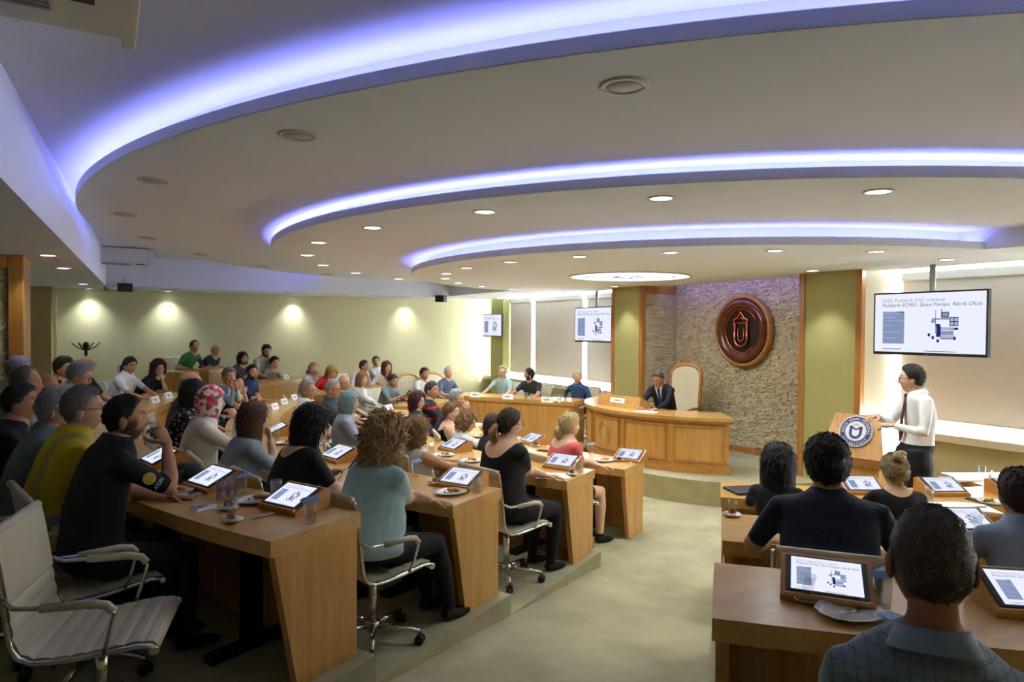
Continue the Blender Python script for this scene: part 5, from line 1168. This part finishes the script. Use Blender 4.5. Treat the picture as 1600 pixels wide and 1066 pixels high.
P(701, 583, 13.1, T3, dict(shirt='#5a6a86', skin=S1), 'white-haired man in blue-grey tee in tufted armchair', lean=.16, hair=('short', '#c4c0ba'), sleeve=.4, **far)
# wing desk by the windows -------------------------------------------
wf_ = math.degrees(math.atan2(-.56, -.83))
P(785, 582, 12.4, .20, dict(shirt='#a5c4c4', skin=S3), 'grey-haired man in pale teal polo and glasses at the wing desk', face=205, lean=.10, look=(2, 2, 1.8), hair=('short', '#9d978c'), glasses=('#4a4440',), sleeve=.42, collar='#a5c4c4', arms='wide', fat=1.05, chairlab='of the man in pale teal polo')
P(827, 586, 12.1, .20, dict(shirt='#2b2f35', skin=S2), 'bearded man in dark tee turning his head at the wing desk', face=205, lean=.10, look=-50, roll=-14, hair=('crew', DK), beard=.95, sleeve=.40, arms='wide', fat=1.15, chairlab='of the bearded man in dark tee')
P(902, 590, 11.7, .20, dict(shirt='#2f4f7c', skin=S1), 'white-haired man in blue shirt at the wing desk', face=200, lean=.06, look=(1, 1, 1.7), hair=('short', '#c9c6c0'), sleeve=.98, aR=(.30, .05, .22), aL=(-.28, .25, .20), collar='#2f4f7c', chairlab='of the white-haired man in blue')
# stage and speaker ---------------------------------------------------
P(1028, 592, 9.75, .30, dict(shirt='#1c1f2b', pattern='suit', shirt2='#dfe2ea', tie='#2b3a66', skin=S2), 'man in dark suit reading at the stage desk', face=196, lean=.26, look=8, pitch=-28, hair=('short', '#54504c'), sleeve=.98, arms='forward', fat=1.12)
P(1424, 593, 6.30, .0, dict(shirt='#eceaea', pants='#17171a', skin=S3, curl=.55, waist=.07), 'speaker in white shirt and burgundy tie gesturing beside the lectern', sit=False, scale=1.03, face=140, lean=.03, look=(3.5, 8.5, 1.6), hair=('short', '#1c1714'), hk=dict(thick=.018), glasses=('#15151a',), sleeve=.97, aR=(.10, .29, .40), aL=(-.13, .22, .34), collar='#eceaea', arms='desk', extra=tie_part, vox=.012, hrel=1.0, fat=.93)
# right bank ----------------------------------------------------------
P(1216, 728, 4.75, T3, dict(shirt='#1a1a20', skin=S3), 'woman with long black hair seen from behind at third right desk', sex='f', lean=.22, hair=('long', '#0f0d0d'), hk=dict(length=.16, thick=.026, spread=.2), look=0, pitch=-6, sleeve=.9, hrel=1.06)
P(1292, 730, 3.3, T2, dict(shirt='#1b2136', skin=S2), 'broad man in navy tee seen from behind at second right desk', lean=.20, hair=('short', '#15110f'), hk=dict(thick=.022), look=5, sleeve=.42, fat=1.38, arms='wide', hrel=1.1, chairlab='under the broad man in navy', vox=.011)
P(1398, 737, 4.65, T3, dict(shirt='#131316', skin=S3, nf=-.03), 'woman in black with blonde hair in a top bun, seen from behind', sex='f', lean=.18, hair=('bun', '#a08a66'), look=8, sleeve=.4, neckr=.10)
P(1455, 880, 1.52, T1, dict(shirt='#7f8d95', pattern='plaid', shirt2='#56606a', skin='#a0694f', nf=-.01, nk=.045, slope=1, nr=.07, nz=.04), 'cropped-haired man in grey checked shirt seen from behind, nearest right', lean=-.10, hair=('crew', '#4c4232'), hk=dict(thick=.005), look=-4, sleeve=.45, arms='lap', collar='#7f8d95', fat=1.02, vox=.010, hrel=1.03)
P(1592, 775, 3.1, T2, dict(shirt='#8fa5bd', skin=S2), 'man in light blue shirt cut off by the right edge', lean=.16, hair=('short', '#3a322c'), look=0, sleeve=.9, collar='#8fa5bd', fat=1.1, vox=.012)
finish_people()
for D in PENDING:
    r = D['root']; print('P', D['label'][:45], 'r=%.2f k=%.2f root=%s' % (math.hypot(r[0]-CX0, r[1]-CY0), D['k'], r.round(2)))
# empty chairs --------------------------------------------------------
E1 = at(190, 1000, TIER[1]); chair((-.02, 3.30, TIER[1]), math.radians(-14), 'empty cream ribbed office chair at the lower left, pushed back from nearest desk')
_c = atd(1058, 600, 10.35); lounge_chair((_c[0], _c[1], .30), math.radians(197), 'tall oak-framed cream chair behind the stage desk', W=.235, H=1.30, tuft=False, name='high_back_chair')
for D in PENDING:
    if 'tufted' in D['label'] or 'sunglasses' in D['label']:
        r = D['root']; lounge_chair((r[0]-.05*math.cos(D['th']), r[1]-.05*math.sin(D['th']), D['T']), D['th'], 'cream tufted armchair behind the '+('white-haired man in blue-grey tee' if 'tufted' in D['label'] else 'man with sunglasses on his hair'), H=1.12)
# ------------------------------------------------------------------ things on the desks
Z1, Z2, Z3, Z4 = T1+.75, T2+.75, T3+.75, T4+.75
tablet(333, 762, Z1, 'tablet on wedge stand in the middle of the nearest left desk'); tablet(459, 794, Z1, 'tablet on wedge stand at the aisle end of the nearest left desk'); tablet(262, 726, Z1, 'tablet on wedge stand behind the tea drinker\'s arm')
tablet(538, 718, Z2, 'tablet on wedge stand in front of the woman with the phone'); tablet(730, 757, Z2, 'tablet on wedge stand at the aisle end of the second left desk'); tablet(440, 679, Z2, 'tablet on wedge stand in front of the woman in grey-blue tee')
tablet(711, 704, Z3, 'tablet on wedge stand in front of the woman in cream blouse'); tablet(886, 729, Z3, 'tablet on wedge stand at the aisle end of the third left desk')
tablet(996, 715, Z4, 'tablet on wedge stand at the aisle end of the innermost left desk'); tablet(921, 699, Z4, 'tablet on wedge stand in front of the woman in coral'); tablet(846, 692, Z4, 'tablet on wedge stand between the ponytail and the coral top'); tablet(764, 671, Z4, 'tablet on wedge stand behind the ponytail woman')
tablet(1290, 930, T1+.75, 'tablet on wedge stand left of the man in checked shirt', drot=-8); tablet(1605, 950, T1+.75, 'tablet on wedge stand cut off at the right edge')
tablet(1496, 826, Z2, 'tablet on wedge stand between checked shirt and light blue shirt', drot=6); tablet(1345, 769, Z3, 'tablet on wedge stand between the navy man and the bun'); tablet(1471, 771, Z3, 'tablet on wedge stand right of the bun'); tablet(1583, 772, Z3, 'tablet on wedge stand by the head of the man at the right edge')
def tea(px, py, z, where):
    put('saucer', px, py, z, 'small saucer with spoon under the tea glass '+where); put('tea_glass', px, py, z, 'tulip tea glass '+where, dz=.006)
tea(281, 757, Z1, 'beside the tea drinker\'s elbow'); tea(362, 816, Z1, 'closest to camera, nearest left desk'); tea(356, 797, Z1, 'in the middle of the nearest left desk')
put('plate', 270, 771, Z1, 'white plate with crumbs by the tea drinker\'s elbow'); put('ashtray', 298, 778, Z1, 'small clear glass dish on the nearest left desk')
put('plate', 399, 785, Z1, 'white plate with pastry in front of the aisle-end tablet, nearest desk'); put('pen', 411, 808, Z1, 'white pen left of the aisle-end tablet, nearest desk', rz=.4)
put('lidded_glass', 509, 823, Z1, 'glass with blue paper on top at the aisle corner, nearest left desk'); put('lidded_glass', 378, 775, Z1, 'glass with blue paper on top beside the middle tablet'); put('water_glass', 362, 777, Z1, 'water glass in front of the middle tablet, nearest desk'); put('water_glass', 346, 781, Z1, 'leftmost water glass before the middle tablet, nearest desk'); put('water_glass', 431, 781, Z1, 'water glass left of the aisle-end tablet, nearest desk'); put('napkin', 318, 795, Z1, 'crumpled napkin on the nearest left desk', rz=.5)
e = empty('black_cap', 'black peaked cap lying on the nearest left desk', 'cap', at(289, 752, Z1)+np.array([0, 0, .001]), .6)
MB().lathe([(.098, 0), (.10, .03), (.088, .075), (.055, .105), (.0001, .115)], 18, sy=1.1).build('crown', mat('cap_cloth', '#17161a', .85), e); MB().add([(-.08, .07, .0), (.08, .07, .0), (.06, .19, .0), (-.06, .19, .0), (-.08, .07, .014), (.08, .07, .014), (.06, .19, .006), (-.06, .19, .006)], BOXF).build('peak', mat('cap_cloth', '#17161a', .85), e)
tea(680, 757, Z2, 'beside the pale teal polo'); put('plate', 704, 772, Z2, 'white plate with pastry at the aisle end of the second left desk'); put('water_glass', 769, 774, Z2, 'water glass at the aisle corner of the second left desk'); put('lidded_glass', 650, 744, Z2, 'glass with blue paper on top by the cream blouse')
put('plate', 447, 694, Z2, 'white plate in front of the woman in grey-blue tee'); put('water_glass', 432, 689, Z2, 'water glass by the woman in grey-blue tee')
put('paper', 864, 744, Z3, 'white paper sheets beside the woman in black with ponytail', rz=1.0); tea(894, 743, Z3, 'at the end of the third left desk'); put('water_glass', 916, 740, Z3, 'water glass at the aisle corner of the third left desk'); put('plate', 692, 713, Z3, 'white plate left of the tablet of the woman in cream'); put('plate', 735, 722, Z3, 'white plate with pastry left of the ponytail woman'); put('water_glass', 674, 708, Z3, 'glass beside the woman in cream blouse')
put('plate', 944, 721, Z4, 'white plate with pastry in front of the coral top'); tea(968, 721, Z4, 'on the innermost desk, left of its tablet'); put('water_glass', 1019, 721, Z4, 'water glass at the aisle corner of the innermost left desk'); put('lidded_glass', 932, 708, Z4, 'glass with blue paper on top behind the coral top'); put('pen', 990, 724, Z4, 'pen beside the aisle-end tablet, innermost desk', rz=.3); put('phone', 850, 705, Z4, 'phone lying left of the coral top', rz=.5); tea(837, 698, Z4, 'behind the ponytail woman'); put('plate', 752, 683, Z4, 'white plate behind the curly-haired woman')
put('paper', 750, 664, Z4, 'newspaper sheets behind the curly-haired woman', rz=.3)
for px, py, z, d in ((241, 630, Z1, 'left one before the man in white by the left wall'), (262, 623, Z1, 'before the woman with dark red hair')): put('nameplate', px, py, z, 'white folded name card, '+d, rz=math.radians(62))
for px, py, z, d in ((428, 640, Z2, 'lowest'), (443, 632, Z2, 'middle'), (459, 625, Z2, 'highest')): put('nameplate', px, py, z, 'white folded name card, %s of the three by the man in navy polo' % d, rz=math.radians(55))
put('nameplate', 437, 592, T1+.75, 'white folded name card in front of the woman in plaid', rz=.9, loc=pol(7.75, -50.5, T1+.75)); put('nameplate', 607, 641, Z3, 'white folded name card at the end of the third desk by the grey blazer', rz=.7)
for px, py, d in ((743, 621, 'left'), (794, 624, 'middle'), (855, 629, 'right')): put('nameplate', px, py, 1.0-.02, 'white name card, %s one on the wing desk of the three men' % d, rz=math.radians(-58))
for px, py, d in ((822, 624, 'left'), (831, 626, 'middle'), (874, 628, 'right')): put('water_glass', px, py, 1.0-.02, 'water glass, %s of three on the wing desk of the three men' % d)
WG = {'between the white shirt and the dark red hair': pol(7.9, -26, Z1), 'by the bearded man in navy polo': pol(6.45, -31, Z2), 'by the grey blazer': pol(4.95, -25.5, Z3), 'in front of the white-haired man in tufted chair': pol(5.0, -56, Z3), 'on the raised desk of the man in green': pol(9.3, -43.6, TIER[0]+.75)}
for px, py, z, d in ((590, 645, Z3, 'by the grey blazer'), (700, 612, Z3, 'in front of the white-haired man in tufted chair'), (408, 626, Z2, 'by the bearded man in navy polo'), (226, 611, Z1, 'between the white shirt and the dark red hair'), (318, 582, 1.35, 'on the raised desk of the man in green')): put('water_glass', px, py, z, 'water glass '+d, loc=WG.get(d))
put('paper', 398, 634, Z2, 'papers under the arms of the bearded man in navy', rz=.8)
tea(1262, 940, T1+.75, 'on the nearest right desk'); _pl = put('plate', 1328, 962, T1+.75, 'scalloped white plate with crumbs left of the checked shirt', rz=-.3); [setattr(c, 'scale', (.55, .55, .3)) for c in _pl.children if c.name.startswith('pastry')]; put('water_glass', 1366, 930, T1+.75, 'water glass behind the plate, nearest right desk'); put('lidded_glass', 1379, 948, T1+.75, 'glass with blue paper on top by the checked shirt'); put('napkin', 1392, 972, T1+.75, 'folded napkin under the fork by the checked shirt')
tea(1144, 806, Z2, 'at the corner of the second right desk'); put('water_glass', 1526, 835, Z2, 'water glass right of the tablet by the light blue shirt')
put('water_glass', 1452, 782, Z3, 'water glass left of the tablet by the bun'); put('phone', 1528, 783, Z3, 'phone on the third right desk'); put('plate', 1560, 790, Z3, 'white plate on the third right desk', rz=.3)
e = empty('open_notebook', 'open notebook with pen on the third right desk', 'notebook', at(1508, 795, Z3)+np.array([0, 0, .001]), math.radians(-38))
for s_ in (-1, 1): MB().add([(0, -.13, 0), (s_*.19, -.13, 0), (s_*.19, .13, 0), (0, .13, 0), (0, -.13, .018), (s_*.19, -.13, .006), (s_*.19, .13, .006), (0, .13, .018)], BOXF).build('page_block', M_PAPER, e)
MB().tube([(.03, -.05, .022), (.15, .02, .014)], .004, 6).build('pen', M_BLACK, e)
e = empty('laptop', 'closed dark grey laptop at the aisle end of the third right desk', 'laptop', at(1172, 768, Z3)+np.array([0, 0, .001]), math.radians(-20))
MB().bbox((-.17, -.12, 0), (.17, .12, .011), .004).build('base', mat('laptop_grey', '#3f454c', .4, .5), e); MB().bbox((-.17, -.12, .012), (.17, .12, .02), .004).build('lid', mat('laptop_lid', '#4d545c', .35, .6), e); MB().box((-.02, -.008, .0201), (.02, .008, .0205)).build('lid_logo', M_BLACK, e)
put('nameplate', 1548, 752, .80, 'grey name card on the wing desk by the right window', rz=math.radians(20)); put('water_glass', 1534, 747, .80, 'glass on the wing desk by the right window'); put('paper', 1500, 749, .80, 'white papers on the wing desk by the right window', rz=1.2)
# stage desk: sloped reading board with card, glasses, paper
c0 = at(968, 636, 1.03); e = empty('reading_board', 'sloped oak reading board with white name card on the stage desk', 'reading stand', c0+np.array([0, 0, .001]), math.radians(-90+8))
prism(MB(), [(-.05, 0), (.28, 0), (.28, .05), (.0, .17)], -.40, .40).build('board', M_WOODT, e); MB().add([(-.16, -.036, .06), (.12, -.036, .06), (.12, -.016, .13), (-.16, -.016, .13)], [(0, 1, 2, 3)]).build('card', M_PAPER, e); MB().add([(-.08, -.0275, .092), (.05, -.0275, .092), (.05, -.0245, .102), (-.08, -.0245, .102)], [(0, 1, 2, 3)]).build('lettering', mat('print_grey', '#6d6d70', .8), e)
tea(1018, 641, 1.03, 'on the stage desk'); put('water_glass', 1006, 638, 1.03, 'water glass on the stage desk'); put('paper', 1010, 644, 1.03, 'white paper on the stage desk', rz=.4)
e = empty('water_bottle', 'small clear bottle at the left end of the stage desk', 'bottle', at(946, 628, 1.03)+np.array([0, 0, .001])); MB().lathe([(.028, 0), (.03, .01), (.03, .12), (.012, .16), (.012, .18), (.0001, .18)], 14).build('bottle_body', M_GLASS, e); MB().lathe([(.014, .175), (.014, .195), (.0001, .195)], 10).build('cap', M_PAPER, e)
for k_, (e_, u_) in PROTO.items():
    if not u_:
        for c_ in list(e_.children): bpy.data.objects.remove(c_)
        bpy.data.objects.remove(e_)
